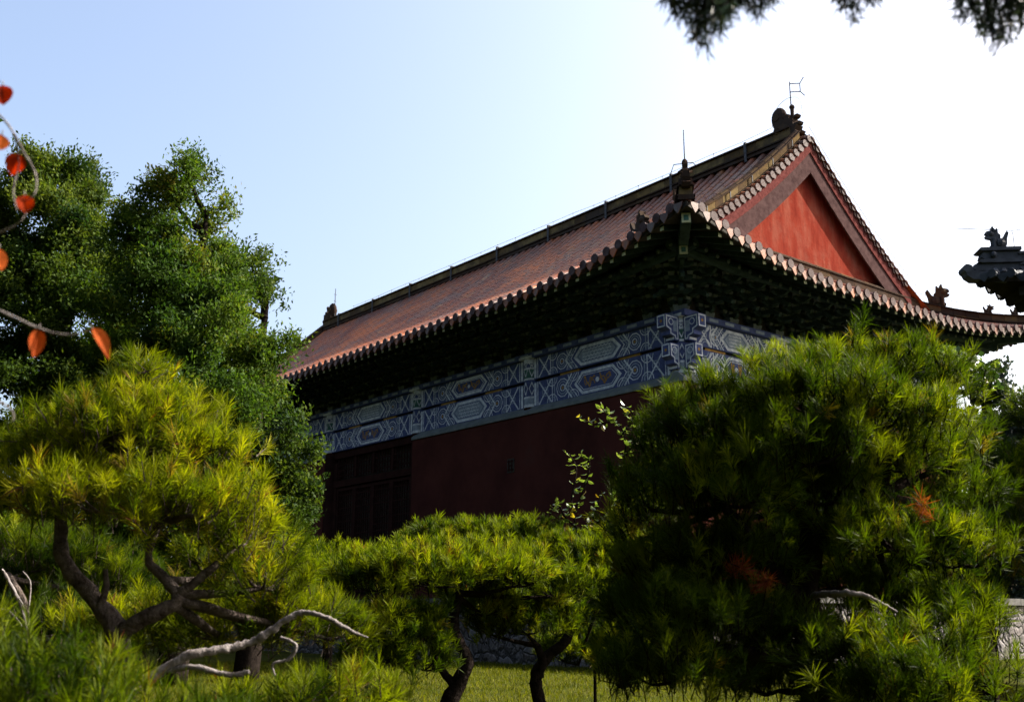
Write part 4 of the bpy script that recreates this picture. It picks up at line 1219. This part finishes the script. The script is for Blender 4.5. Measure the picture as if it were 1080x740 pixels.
# right pine
pine('large dense pine of stacked dark pads filling the right of the view',
     [(905, 384, 5.6, 66, 30), (842, 404, 5.5, 50, 28), (775, 426, 5.5, 50, 28), (724, 440, 5.6, 42, 32), (975, 404, 5.7, 54, 38), (860, 425, 5.2, 84, 34), (930, 440, 5.3, 74, 34),
      (700, 470, 5.7, 36, 30), (765, 462, 5.3, 66, 38), (845, 478, 5.1, 90, 38), (690, 525, 5.6, 46, 40), (765, 520, 5.2, 86, 40), (665, 560, 5.8, 32, 36), (870, 520, 5.5, 70, 34), (960, 485, 5.5, 62, 34), (1006, 470, 5.8, 40, 40),
      (1008, 525, 5.7, 46, 28), (940, 568, 5.2, 76, 34), (1014, 584, 5.4, 56, 36), (695, 600, 5.5, 56, 36), (760, 585, 5.3, 70, 40), (678, 650, 5.4, 46, 34), (735, 650, 5.1, 76, 42), (800, 660, 5.3, 70, 40),
      (905, 692, 4.9, 58, 36), (965, 682, 5.0, 66, 40), (1020, 660, 5.3, 46, 44), (950, 728, 4.8, 96, 32), (705, 708, 5.0, 66, 34), (1040, 718, 5.1, 36, 34), (650, 712, 5.4, 30, 26), (880, 610, 5.9, 60, 30), (950, 630, 5.8, 70, 26),
      (800, 595, 6.1, 70, 44), (880, 560, 6.1, 60, 40), (800, 640, 6.2, 70, 44), (860, 680, 6.3, 70, 34), (1000, 620, 6.1, 60, 40), (820, 720, 5.6, 60, 24), (760, 700, 5.6, 60, 30), (830, 480, 6.4, 100, 56), (880, 530, 6.5, 90, 56), (760, 530, 6.4, 90, 60), (840, 600, 6.6, 110, 50), (960, 560, 6.4, 60, 60)],
     [[P_(862, 745, 5.4, .085), P_(856, 690, 5.4, .075), P_(850, 620, 5.4, .07), P_(856, 560, 5.4, .062), P_(842, 500, 5.4, .05), P_(850, 440, 5.5, .035), P_(865, 405, 5.6, .02)],
      [P_(852, 640, 5.4, .05), P_(820, 610, 5.35, .04), P_(795, 570, 5.3, .03), P_(765, 535, 5.3, .02)],
      [P_(856, 580, 5.4, .045), P_(890, 545, 5.4, .035), P_(930, 520, 5.4, .025)],
      [P_(858, 700, 5.4, .05), P_(800, 690, 5.3, .035), P_(740, 680, 5.2, .025)]],
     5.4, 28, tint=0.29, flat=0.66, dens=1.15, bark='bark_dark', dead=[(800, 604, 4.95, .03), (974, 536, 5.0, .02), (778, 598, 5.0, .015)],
     deadlimbs=[[[P_(858, 628, 5.3, .020), P_(886, 625, 4.9, .018), P_(910, 627, 4.85, .015), P_(930, 636, 4.85, .011), P_(946, 645, 4.85, .006)]]])
pine('dark pine cut off by the right edge beside the stacked pine',
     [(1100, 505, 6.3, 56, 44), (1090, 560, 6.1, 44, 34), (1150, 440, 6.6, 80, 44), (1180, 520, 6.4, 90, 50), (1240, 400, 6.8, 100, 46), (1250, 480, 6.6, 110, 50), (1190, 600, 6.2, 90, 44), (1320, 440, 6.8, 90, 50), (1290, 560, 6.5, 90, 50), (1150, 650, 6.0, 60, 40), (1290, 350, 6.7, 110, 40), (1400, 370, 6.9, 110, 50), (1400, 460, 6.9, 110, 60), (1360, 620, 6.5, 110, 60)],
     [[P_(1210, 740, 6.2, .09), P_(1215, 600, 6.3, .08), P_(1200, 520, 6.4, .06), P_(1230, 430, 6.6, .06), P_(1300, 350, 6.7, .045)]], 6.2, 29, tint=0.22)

# ------------------------------------------------------------------ leafy trees
def leafy(name, label, cat, lobes, trunk, mat, seed, leaf=0.07, clump=0.30, cdens=9.0, nl=60, group=None, elong=1.6, bark='bark_dark', droop=0.2, bough=0.55):
    rg_ = np.random.default_rng(seed); random.seed(seed)
    b = at(*trunk)
    root = empty(name, (b.x, b.y, 0)); tag(root, label, cat, group)
    org = np.array([b.x, b.y, 0]); groups = []
    tr = MB()
    top = max(at(l[0], l[1], l[2]).z for l in lobes)
    r0 = 0.03 * top
    pts, rad = smooth_path([(Vector((b.x, b.y, 0)), r0), (Vector((b.x + .1, b.y, top * .3)), r0 * .75), (Vector((b.x - .1, b.y, top * .6)), r0 * .5), (Vector((b.x, b.y, top * .92)), r0 * .12)], 6, 0.06)
    tr.tube(pts, rad, 9)
    for lo in lobes:
        px, py, d, hw, hh = lo[:5]
        c = at(px, py, d); k = c.y / (FPX * math.cos(PT) - (CY - py) * math.sin(PT))
        rx, rz = hw * k, hh * k; ry = rx * 0.9
        q = min(pts, key=lambda w: (w - (c + Vector((0, 0, -rz * .6)))).length)
        a, r_ = smooth_path([(q, r0 * .3), ((q + c) / 2 + Vector((0, 0, -.1 * rz)), r0 * .2), (c, r0 * .07)], 4, 0.1)
        tr.tube(a, r_, 6)
        area = 4 * math.pi * ((rx * ry) ** 1.6 / 3 + 2 * (rx * rz) ** 1.6 / 3) ** (1 / 1.6)
        # boughs on the lobe's shell, sprays on each bough: an uneven outline with gaps and lit and dark clumps
        nb = max(5, int(area * bough))
        w0 = rg_.normal(size=(nb, 3)); w0 /= np.linalg.norm(w0, axis=1)[:, None]
        B = np.array(c) + w0 * (rg_.uniform(0.35, 1.08, nb) ** 0.7)[:, None] * np.array([rx, ry, rz])
        per = max(3, int(area * cdens / nb)); br = rg_.uniform(0.7, 1.25, nb) * (0.42 / math.sqrt(bough))
        nc = nb * per
        w = rg_.normal(size=(nc, 3)); w /= np.linalg.norm(w, axis=1)[:, None]
        w[:, 2] = np.where(w[:, 2] < -0.3, -w[:, 2], w[:, 2])
        C = np.repeat(B, per, 0) + w * np.repeat(br, per)[:, None] * (rg_.uniform(0.3, 1.0, nc) ** 0.5)[:, None] * np.array([1, 1, 0.8])
        w = w * 0.7 + np.repeat(w0, per, 0) * 0.5
        for sp_ in range(int(nc * 0.008)):
            j = rg_.integers(nc); C[j] += w[j] * clump * rg_.uniform(0.6, 1.4)
        tone = np.clip(np.repeat(rg_.normal(0.5, 0.17, nb), per) + rg_.normal(0, 0.12, nc), 0, 1)
        # each clump is a spray: elongated along an outward/upward axis
        ax = w * 0.6 + np.array([0, 0, 0.5]) + rg_.normal(size=(nc, 3)) * 0.45
        ax /= np.linalg.norm(ax, axis=1)[:, None]
        s_ = np.clip(rg_.normal(0, 1, (nc, nl)), -1.5, 1.5); cs = clump * rg_.uniform(0.6, 1.25, nc)
        off = np.clip(rg_.normal(size=(nc, nl, 3)), -1.6, 1.6) * 0.36 * cs[:, None, None]
        off += ax[:, None] * (s_ * cs[:, None] * 0.5)[..., None]
        off[..., 2] -= droop * (off[..., 0] ** 2 + off[..., 1] ** 2)
        P = (C[:, None] + off).reshape(-1, 3)
        n = len(P)
        dirv = np.repeat(ax, nl, 0) + rg_.normal(size=(n, 3)) * 0.7; dirv /= np.linalg.norm(dirv, axis=1)[:, None]
        sd = np.cross(dirv, rg_.normal(size=(n, 3))); sd /= np.linalg.norm(sd, axis=1)[:, None]
        ll = leaf * rg_.uniform(0.6, 1.3, n)[:, None]
        Q = np.stack([P - dirv * ll * 0.5, P + sd * ll / elong * 0.5, P + dirv * ll * 0.5, P - sd * ll / elong * 0.5], axis=1)
        groups.append((Q - org, np.clip(np.repeat(tone, nl) + rg_.normal(0, 0.12, n), 0, 1), 0))
    child(tr, 'trunk', M[bark], root, smooth=True)
    np_mesh('crown', groups, [M[mat]], root)
    return root

GT = 'tall evergreen trees left of the hall'
leafy('juniper_tree', 'tall olive-green evergreen with a pointed top, middle of the three left trees', 'tree',
      [(185, 215, 21, 34, 46), (178, 290, 21, 60, 60), (215, 300, 20.5, 60, 60), (150, 350, 20.5, 75, 60), (225, 370, 20, 75, 60), (190, 440, 20, 100, 60), (236, 400, 20.5, 36, 46), (232, 470, 20, 60, 60), (130, 250, 21.5, 24, 34), (165, 255, 21.3, 36, 30), (150, 520, 20.5, 80, 60), (200, 580, 20.5, 90, 50), (110, 590, 21, 70, 50), (240, 255, 21.5, 30, 36), (200, 190, 21, 18, 22)],
      (190, 600, 21), 'juniper', 31, bough=0.9, leaf=0.095, elong=2.4, clump=0.32, cdens=11, nl=84, group=GT)
leafy('juniper_tree', 'evergreen with rounded side crowns touching the far roof edge of the hall', 'tree',
      [(262, 275, 23, 18, 20), (245, 312, 23, 34, 36), (276, 318, 22.5, 18, 18), (240, 365, 22, 30, 36), (262, 470, 22, 28, 32), (285, 510, 22, 30, 36), (262, 550, 22, 44, 44), (298, 488, 22, 22, 26), (308, 455, 22, 14, 18), (300, 530, 22, 30, 36), (314, 490, 22, 20, 30), (312, 530, 22, 24, 30), (240, 420, 22.3, 30, 36), (245, 595, 22, 60, 40)],
      (265, 610, 22.5), 'juniper_dark', 32, bough=1.3, leaf=0.10, elong=2.2, clump=0.32, cdens=11, nl=78, group=GT)
leafy('juniper_tree', 'dark green broad evergreen at the left edge behind the orange leaves', 'tree',
      [(40, 205, 25, 36, 42), (75, 200, 25.5, 22, 34), (10, 240, 25, 40, 60), (60, 270, 24.5, 60, 60), (20, 340, 24, 60, 70), (80, 350, 24, 70, 60), (30, 430, 24, 80, 60), (100, 430, 24, 70, 60), (110, 270, 24.5, 40, 50), (-30, 260, 25, 40, 70), (100, 225, 25, 20, 26), (20, 510, 24, 80, 60), (60, 590, 24, 100, 50), (-20, 590, 24, 80, 60)],
      (45, 620, 24.5), 'juniper_dark', 33, bough=0.7, leaf=0.10, elong=2.0, clump=0.38, cdens=10.0, nl=96, group=GT)
# beyond the right side
leafy('conifer_tree', 'distant blue-green conifer seen in the gap right of the stacked pine', 'tree',
      [(1052, 405, 46, 7, 14), (1054, 432, 46, 14, 16), (1056, 458, 46, 20, 20), (1060, 490, 46, 26, 26), (1062, 530, 46, 30, 40), (1085, 480, 46, 22, 40), (1072, 575, 46, 40, 36), (1100, 600, 46, 40, 40), (1050, 610, 46, 40, 30)],
      (1056, 610, 46), 'cedar', 34, leaf=0.22, clump=0.5, cdens=4.0, nl=50)
leafy('broadleaf_tree', 'dark leafy tree with a few yellow leaves rising behind the stacked pine under the eave', 'tree',
      [(1010, 392, 13, 22, 14), (1040, 410, 13, 16, 18), (1030, 440, 13, 24, 26), (1045, 480, 13, 28, 24), (1020, 500, 13, 30, 30), (985, 385, 13, 22, 12), (1060, 520, 13, 26, 30)],
      (1030, 640, 13), 'dark_leaf', 35, leaf=0.11, clump=0.16, cdens=14, nl=22, elong=1.5, bough=9)
leafy('flowering_shrub', 'shrub sprig with yellow leaves at the top right of the stacked pine', 'shrub',
      [(1001, 378, 8.5, 15, 10), (1012, 384, 8.5, 9, 8)], (1003, 460, 8.5), 'broadleaf', 36, leaf=0.055, clump=0.07, cdens=60, nl=14, bough=60)

# thin leafy shrub in front of the red wall
def sprout(name, label, cat, stems, mat, seed, leaf, d0, per=0.045):
    rg_ = np.random.default_rng(seed); random.seed(seed)
    b = at(stems[0][0][0], stems[0][0][1], d0)
    root = empty(name, (b.x, b.y, 0)); tag(root, label, cat)
    org = np.array([b.x, b.y, 0]); st = MB(); Q = []; T = []
    for i, s_ in enumerate(stems):
        pts = [(at(p[0], p[1], p[2]), 0.010 * (1 - 0.75 * j / len(s_)) + 0.002) for j, p in enumerate(s_)]
        if i == 0: pts = [(Vector((pts[0][0].x, pts[0][0].y, 0)), 0.02)] + pts
        a, r_ = smooth_path(pts, 5, 0.2); st.tube(a, r_, 5)
        dist = 0
        for p, q in zip(a[:-1], a[1:]):
            if i == 0 and p.z < pts[1][0].z: continue
            n = max(1, int((q - p).length / per))
            for k in range(n):
                for _ in range(2):
                    o = p.lerp(q, (k + random.random()) / n)
                    dv = Vector((random.uniform(-1, 1), random.uniform(-1, 1), random.uniform(-0.7, 0.5))).normalized()
                    sd = dv.cross(Vector((random.uniform(-.6, .6), random.uniform(-.6, .6), 1))).normalized()
                    l = leaf * random.uniform(0.6, 1.25); nrm = dv.cross(sd)
                    o = o + dv * 0.015
                    tn = min(1, max(0, random.gauss(0.55, 0.22)))
                    w1, w2 = 0.26, 0.22
                    A0 = o; A1 = o + dv * l * 0.35 - nrm * l * 0.05; A2 = o + dv * l * 0.7 - nrm * l * 0.12; A3 = o + dv * l - nrm * l * 0.3
                    for sg in (-1, 1):
                        Q.append([A0, A1 + sd * (sg * l * w1) + nrm * l * 0.08, A2 + sd * (sg * l * w2) + nrm * l * 0.03, A2]); T.append(tn)
                        Q.append([A0, A2, A1, A1 * 0.5 + A0 * 0.5]); T.append(tn)
                        Q.append([A2, A2 + sd * (sg * l * w2) + nrm * l * 0.03, A3, A3 * 0.7 + A2 * 0.3]); T.append(tn)
    Q = np.array([[list(v) for v in q] for q in Q]) - org
    child(st, 'stem', M['bark_dark'], root)
    np_mesh('foliage', [(Q, np.array(T), 0)], [M[mat]], root)
    return root
sprout('leafy_shrub', 'slender shrub with bright small leaves standing before the dark red wall', 'shrub',
       [[(625, 620, 11.5), (612, 570, 11.5), (603, 530, 11.4), (608, 495, 11.5), (600, 478, 11.5)],
        [(612, 560, 11.5), (596, 545, 11.4), (588, 530, 11.4), (580, 542, 11.3)],
        [(606, 540, 11.4), (616, 515, 11.4), (622, 488, 11.4), (612, 478, 11.4)],
        [(612, 565, 11.5), (626, 545, 11.4), (634, 520, 11.4)],
        [(625, 560, 11.6), (650, 520, 11.5), (660, 470, 11.4), (650, 445, 11.4), (630, 447, 11.4), (606, 440, 11.4)],
        [(655, 460, 11.4), (668, 440, 11.4), (660, 428, 11.3)], [(650, 446, 11.4), (640, 436, 11.4), (634, 430, 11.3)],
        [(660, 480, 11.4), (675, 462, 11.3), (690, 468, 11.3)],
        [(604, 560, 11.5), (585, 565, 11.4), (570, 568, 11.4)], [(640, 560, 11.4), (670, 560, 11.3), (690, 575, 11.3)]],
       'broadleaf', 41, 0.085, 11.5, per=0.055)
sprout('leafy_shrub', 'dark twiggy shrub with yellow flecks poking out above the stacked pine near the far eave', 'shrub',
       [[(985, 470, 8.0), (985, 420, 8.0), (990, 385, 8.0), (978, 372, 8.0)], [(988, 400, 8.0), (1005, 380, 8.0), (1012, 372, 8.0)], [(988, 410, 8.0), (1020, 395, 8.0), (1040, 385, 8.0), (1052, 378, 8.0)], [(1010, 398, 8.0), (1035, 402, 8.0), (1046, 408, 8.0)]],
       'broadleaf', 42, 0.055, 8.0, per=0.05)

# persimmon branch with orange leaves at the left edge
def persimmon():
    random.seed(51)
    root = empty('persimmon_tree', (-3.0, 1.9, 0))
    tag(root, 'thin persimmon twigs with a few orange-red autumn leaves hanging in at the left edge', 'tree')
    tr = MB()
    D = 1.75
    def br(pts, w):
        a, r_ = smooth_path([(at(p[0], p[1], p[2] if len(p) > 2 else D), r) for p, r in zip(pts, [q * 0.42 for q in w])], 6, 0.22); tr.tube(a, r_, 7); return a
    t0 = Vector((-3.0, 1.9, 0))
    tr.tube([t0, t0 + Vector((.05, 0, 1.2)), t0 + Vector((-.05, .05, 2.2)), t0 + Vector((0, 0, 3.2))], [.09, .075, .06, .03], 10)
    hub = t0 + Vector((0, 0, 1.9)); hub2 = t0 + Vector((0, 0, 2.1)); hub3 = t0 + Vector((0, 0, 1.6))
    def link_(h, p, r):
        q = at(*p); a, rr_ = smooth_path([(h, .02), ((h + q) / 2 + Vector((0, 0, .06)), .012), (q, r)], 6, 0.06); tr.tube(a, rr_, 7)
    link_(hub, (-40, 315, D), .007); br([(-40, 315), (0, 328), (40, 346), (70, 353), (98, 347)], [.007, .0055, .005, .0045, .003])
    link_(hub2, (-40, 90, D), .006); br([(-40, 90), (0, 122), (14, 140), (26, 162), (38, 185), (36, 205), (26, 212)], [.006, .005, .0045, .004, .004, .0035, .002])
    br([(14, 140), (20, 170), (14, 200), (18, 222)], [.004, .003, .003, .002])
    br([(-40, 260), (0, 245), (18, 236), (28, 225)], [.005, .004, .003, .002])
    link_(hub, (-40, 260, D), .005)
    link_(hub3, (-40, 400, D), .005); br([(-40, 405), (0, 424), (12, 432), (14, 442), (6, 446)], [.005, .004, .0035, .003, .002])
    child(tr, 'trunk', M['deadwood'], root, smooth=True)
    def leaf(px, py, ang, ln, wd, tone, curl, yaw, d=D):
        k = 0.86 * d / FPX; o = at(px, py, d)
        mb = MB(); n = 8; X = Vector((math.cos(ang), 0, -math.sin(ang))); Y_ = Vector((0, 1, 0)); S_ = X.cross(Y_)
        S_ = S_ * math.cos(yaw) + Y_ * math.sin(yaw); N_ = X.cross(S_)
        rows = []
        for i in range(n + 1):
            t = i / n; w = wd * k * (math.sin(math.pi * t ** 0.8) ** 0.75) * 0.5 if 0 < t < 1 else 0.0004
            c = o + X * (ln * k * t) + N_ * (curl * ln * k * (t * t)) 
            rows.append([c + S_ * (w * q) + N_ * (abs(q) * w * 0.45) for q in (-1, -0.5, 0, 0.5, 1)])
        for i in range(n):
            for j in range(4): mb.face([rows[i][j], rows[i][j + 1], rows[i + 1][j + 1], rows[i + 1][j]], 0, tone + random.uniform(-.05, .05))
        st = o - X * (6 * k)
        mb.tube([st, o], 0.0012, 5, 1)
        child(mb, 'leaf', [M['orange_leaf'], M['deadwood']], root, smooth=True)
    leaf(3, 90, R(80), 36, 26, 0.15, 0.3, 0.3); leaf(2, 142, R(95), 24, 20, 0.85, 0.2, 0.9)
    leaf(22, 163, R(112), 30, 26, 0.2, -0.2, 0.3); leaf(26, 206, R(80), 28, 22, 0.35, 0.2, 0.4)
    leaf(-1, 262, R(85), 32, 18, 0.8, 0.2, 1.0); leaf(41, 347, R(95), 38, 20, 0.7, 0.15, 0.6)
    leaf(98, 346, R(48), 42, 18, 0.75, -0.35, 0.8)
persimmon()

# overhanging cedar at the top right
def overhang():
    rg_ = np.random.default_rng(61); random.seed(61)
    root = empty('cedar_tree', (6.2, 2.6, 0))
    tag(root, 'blurred dark cedar sprays hanging in from the top edge at upper right', 'tree')
    tr = MB(); b = Vector((6.2, 2.6, 0))
    tp, rd = smooth_path([(b, .2), (b + Vector((.1, 0, 2)), .17), (b + Vector((-.1, .1, 4.5)), .12), (b + Vector((0, 0, 7)), .05)], 6, .05)
    tr.tube(tp, rd, 10)
    D = 1.7
    main = [b + Vector((-.1, .1, 4.4)), at(1150, -120, D), at(1000, -110, D), at(860, -110, D), at(740, -75, D)]
    a, r_ = smooth_path([(p, r) for p, r in zip(main, (.035, .018, .013, .009, .005))], 8, .06); tr.tube(a, r_, 8)
    sprays = []
    def hang(px0, px1, ymax, n):
        for _ in range(n):
            px = rg_.uniform(px0, px1); u = 1 - abs((px - (px0 + px1) / 2) / ((px1 - px0) / 2))
            ye = -30 + (ymax + 30) * (0.35 + 0.65 * u) * rg_.uniform(0.6, 1.0)
            d_ = D + rg_.uniform(-.12, .12)
            p0 = at(px + rg_.uniform(-15, 15), -95, d_); p1 = at(px, ye, d_ + rg_.uniform(-.1, .1))
            aa, rr_ = smooth_path([(p0, .004), ((p0 + p1) / 2 + Vector((rg_.uniform(-.04, .04), 0, 0)), .003), (p1, .0015)], 4, .1)
            tr.tube(aa, rr_, 4)
            sprays.append(aa)
    hang(700, 785, 62, 60); hang(770, 830, 26, 26); hang(866, 934, 30, 22); hang(1000, 1100, 68, 48); hang(1085, 1180, 60, 20)
    Q = []; 
    for aa in sprays:
        for p, q in zip(aa[:-1], aa[1:]):
            m = max(2, int((q - p).length / 0.0022))
            for k in range(m):
                o = np.array(p.lerp(q, k / m)); d1 = np.array((q - p).normalized())
                dv = rg_.normal(size=3) * 0.8 + d1 * 0.7; dv /= np.linalg.norm(dv)
                l = 0.028 * rg_.uniform(.6, 1.2); s_ = np.cross(dv, rg_.normal(size=3)); s_ /= np.linalg.norm(s_)
                Q.append([o, o + dv * l * .5 + s_ * .0016, o + dv * l, o + dv * l * .5 - s_ * .0016])
    Q = np.array(Q) - np.array([6.2, 2.6, 0])
    child(tr, 'trunk', M['bark_dark'], root, smooth=True)
    np_mesh('foliage', [(Q, rg_.random(len(Q)), 0)], [M['cedar']], root)
overhang()

# ------------------------------------------------------------------ unseen trees added behind and beside the viewer to block sky light
def sky_screen_trees():
    rg_ = np.random.default_rng(71)
    spots_ = [(-13.5, 15, 15), (-20, 27.5, 17), (-12, 7, 15), (-7, 0, 14), (-3, -7, 15), (4, -8, 15), (-20, 22, 15), (-24, 13, 17), (-19, 6, 16), (-14, -2, 15), (-22, -6, 18), (-8, -8, 15), (-15, -14, 18), (0, -11, 15), (-6, -18, 18), (7, -14, 16), (3, -21, 18), (-28, 30, 17), (-30, 20, 19), (-30, 4, 19), (-34, 38, 18), (14, -20, 17)]
    gr = []; bk_ = MB()
    for x, y, hh in spots_:
        bk_.tube([(x, y, 0), (x + .3, y, hh * .5), (x, y, hh * .92)], [.4, .28, .06], 8)
        n = 5200
        z = rg_.uniform(0.12, 1.0, n); rmax = 4.6 * np.sin(np.pi * np.clip(1.05 - z, 0, 1) ** 0.75) ** 0.6
        th = rg_.uniform(0, 6.28, n); r_ = rmax * rg_.uniform(0.3, 1.0, n) ** 0.5
        P = np.stack([x + r_ * np.cos(th), y + r_ * np.sin(th), z * hh], 1)
        dv = rg_.normal(size=(n, 3)); dv /= np.linalg.norm(dv, axis=1)[:, None]
        sd = np.cross(dv, rg_.normal(size=(n, 3))); sd /= np.linalg.norm(sd, axis=1)[:, None]
        l = rg_.uniform(0.4, 0.85, n)[:, None]
        gr.append((np.stack([P - dv * l, P + sd * l * .55, P + dv * l, P - sd * l * .55], 1), rg_.random(n), 0))
    o = np_mesh('sky_screen_trees', gr, [M['dark_leaf']])
    tag(o, 'unseen tall trees added behind and left of the viewer to hold back sky light', 'sky_screen_trees', kind='stuff')
    t_ = bk_.build('sky_screen_trees', M['bark_dark']); tag(t_, 'dark trunks of the unseen trees added to hold back sky light', 'sky_screen_trees', kind='stuff')
sky_screen_trees()

# ------------------------------------------------------------------ lawn grass in the visible strip
n = 90000
gx = rng.uniform(-9, 9, n); gy = rng.uniform(9, 31, n)
keep = np.abs(gx / gy) < 0.55; gx, gy = gx[keep], gy[keep]; n = len(gx)
h = rng.uniform(0.03, 0.10, n) * rng.uniform(0.6, 1.3, n); a = rng.uniform(0, 6.28, n); wv = 0.008
bx_ = np.stack([np.cos(a) * wv, np.sin(a) * wv, np.zeros(n)], 1)
bp = np.stack([gx, gy, np.full(n, 0.004)], 1)
tipg = bp + np.stack([rng.normal(0, .03, n), rng.normal(0, .03, n), h], 1)
go = np_mesh('grass', [(np.stack([bp - bx_, bp + bx_, tipg], 1), rng.random(n), 0)], [M['grass']])
tag(go, 'short yellow-green lawn grass below the terrace wall', 'grass', kind='stuff')
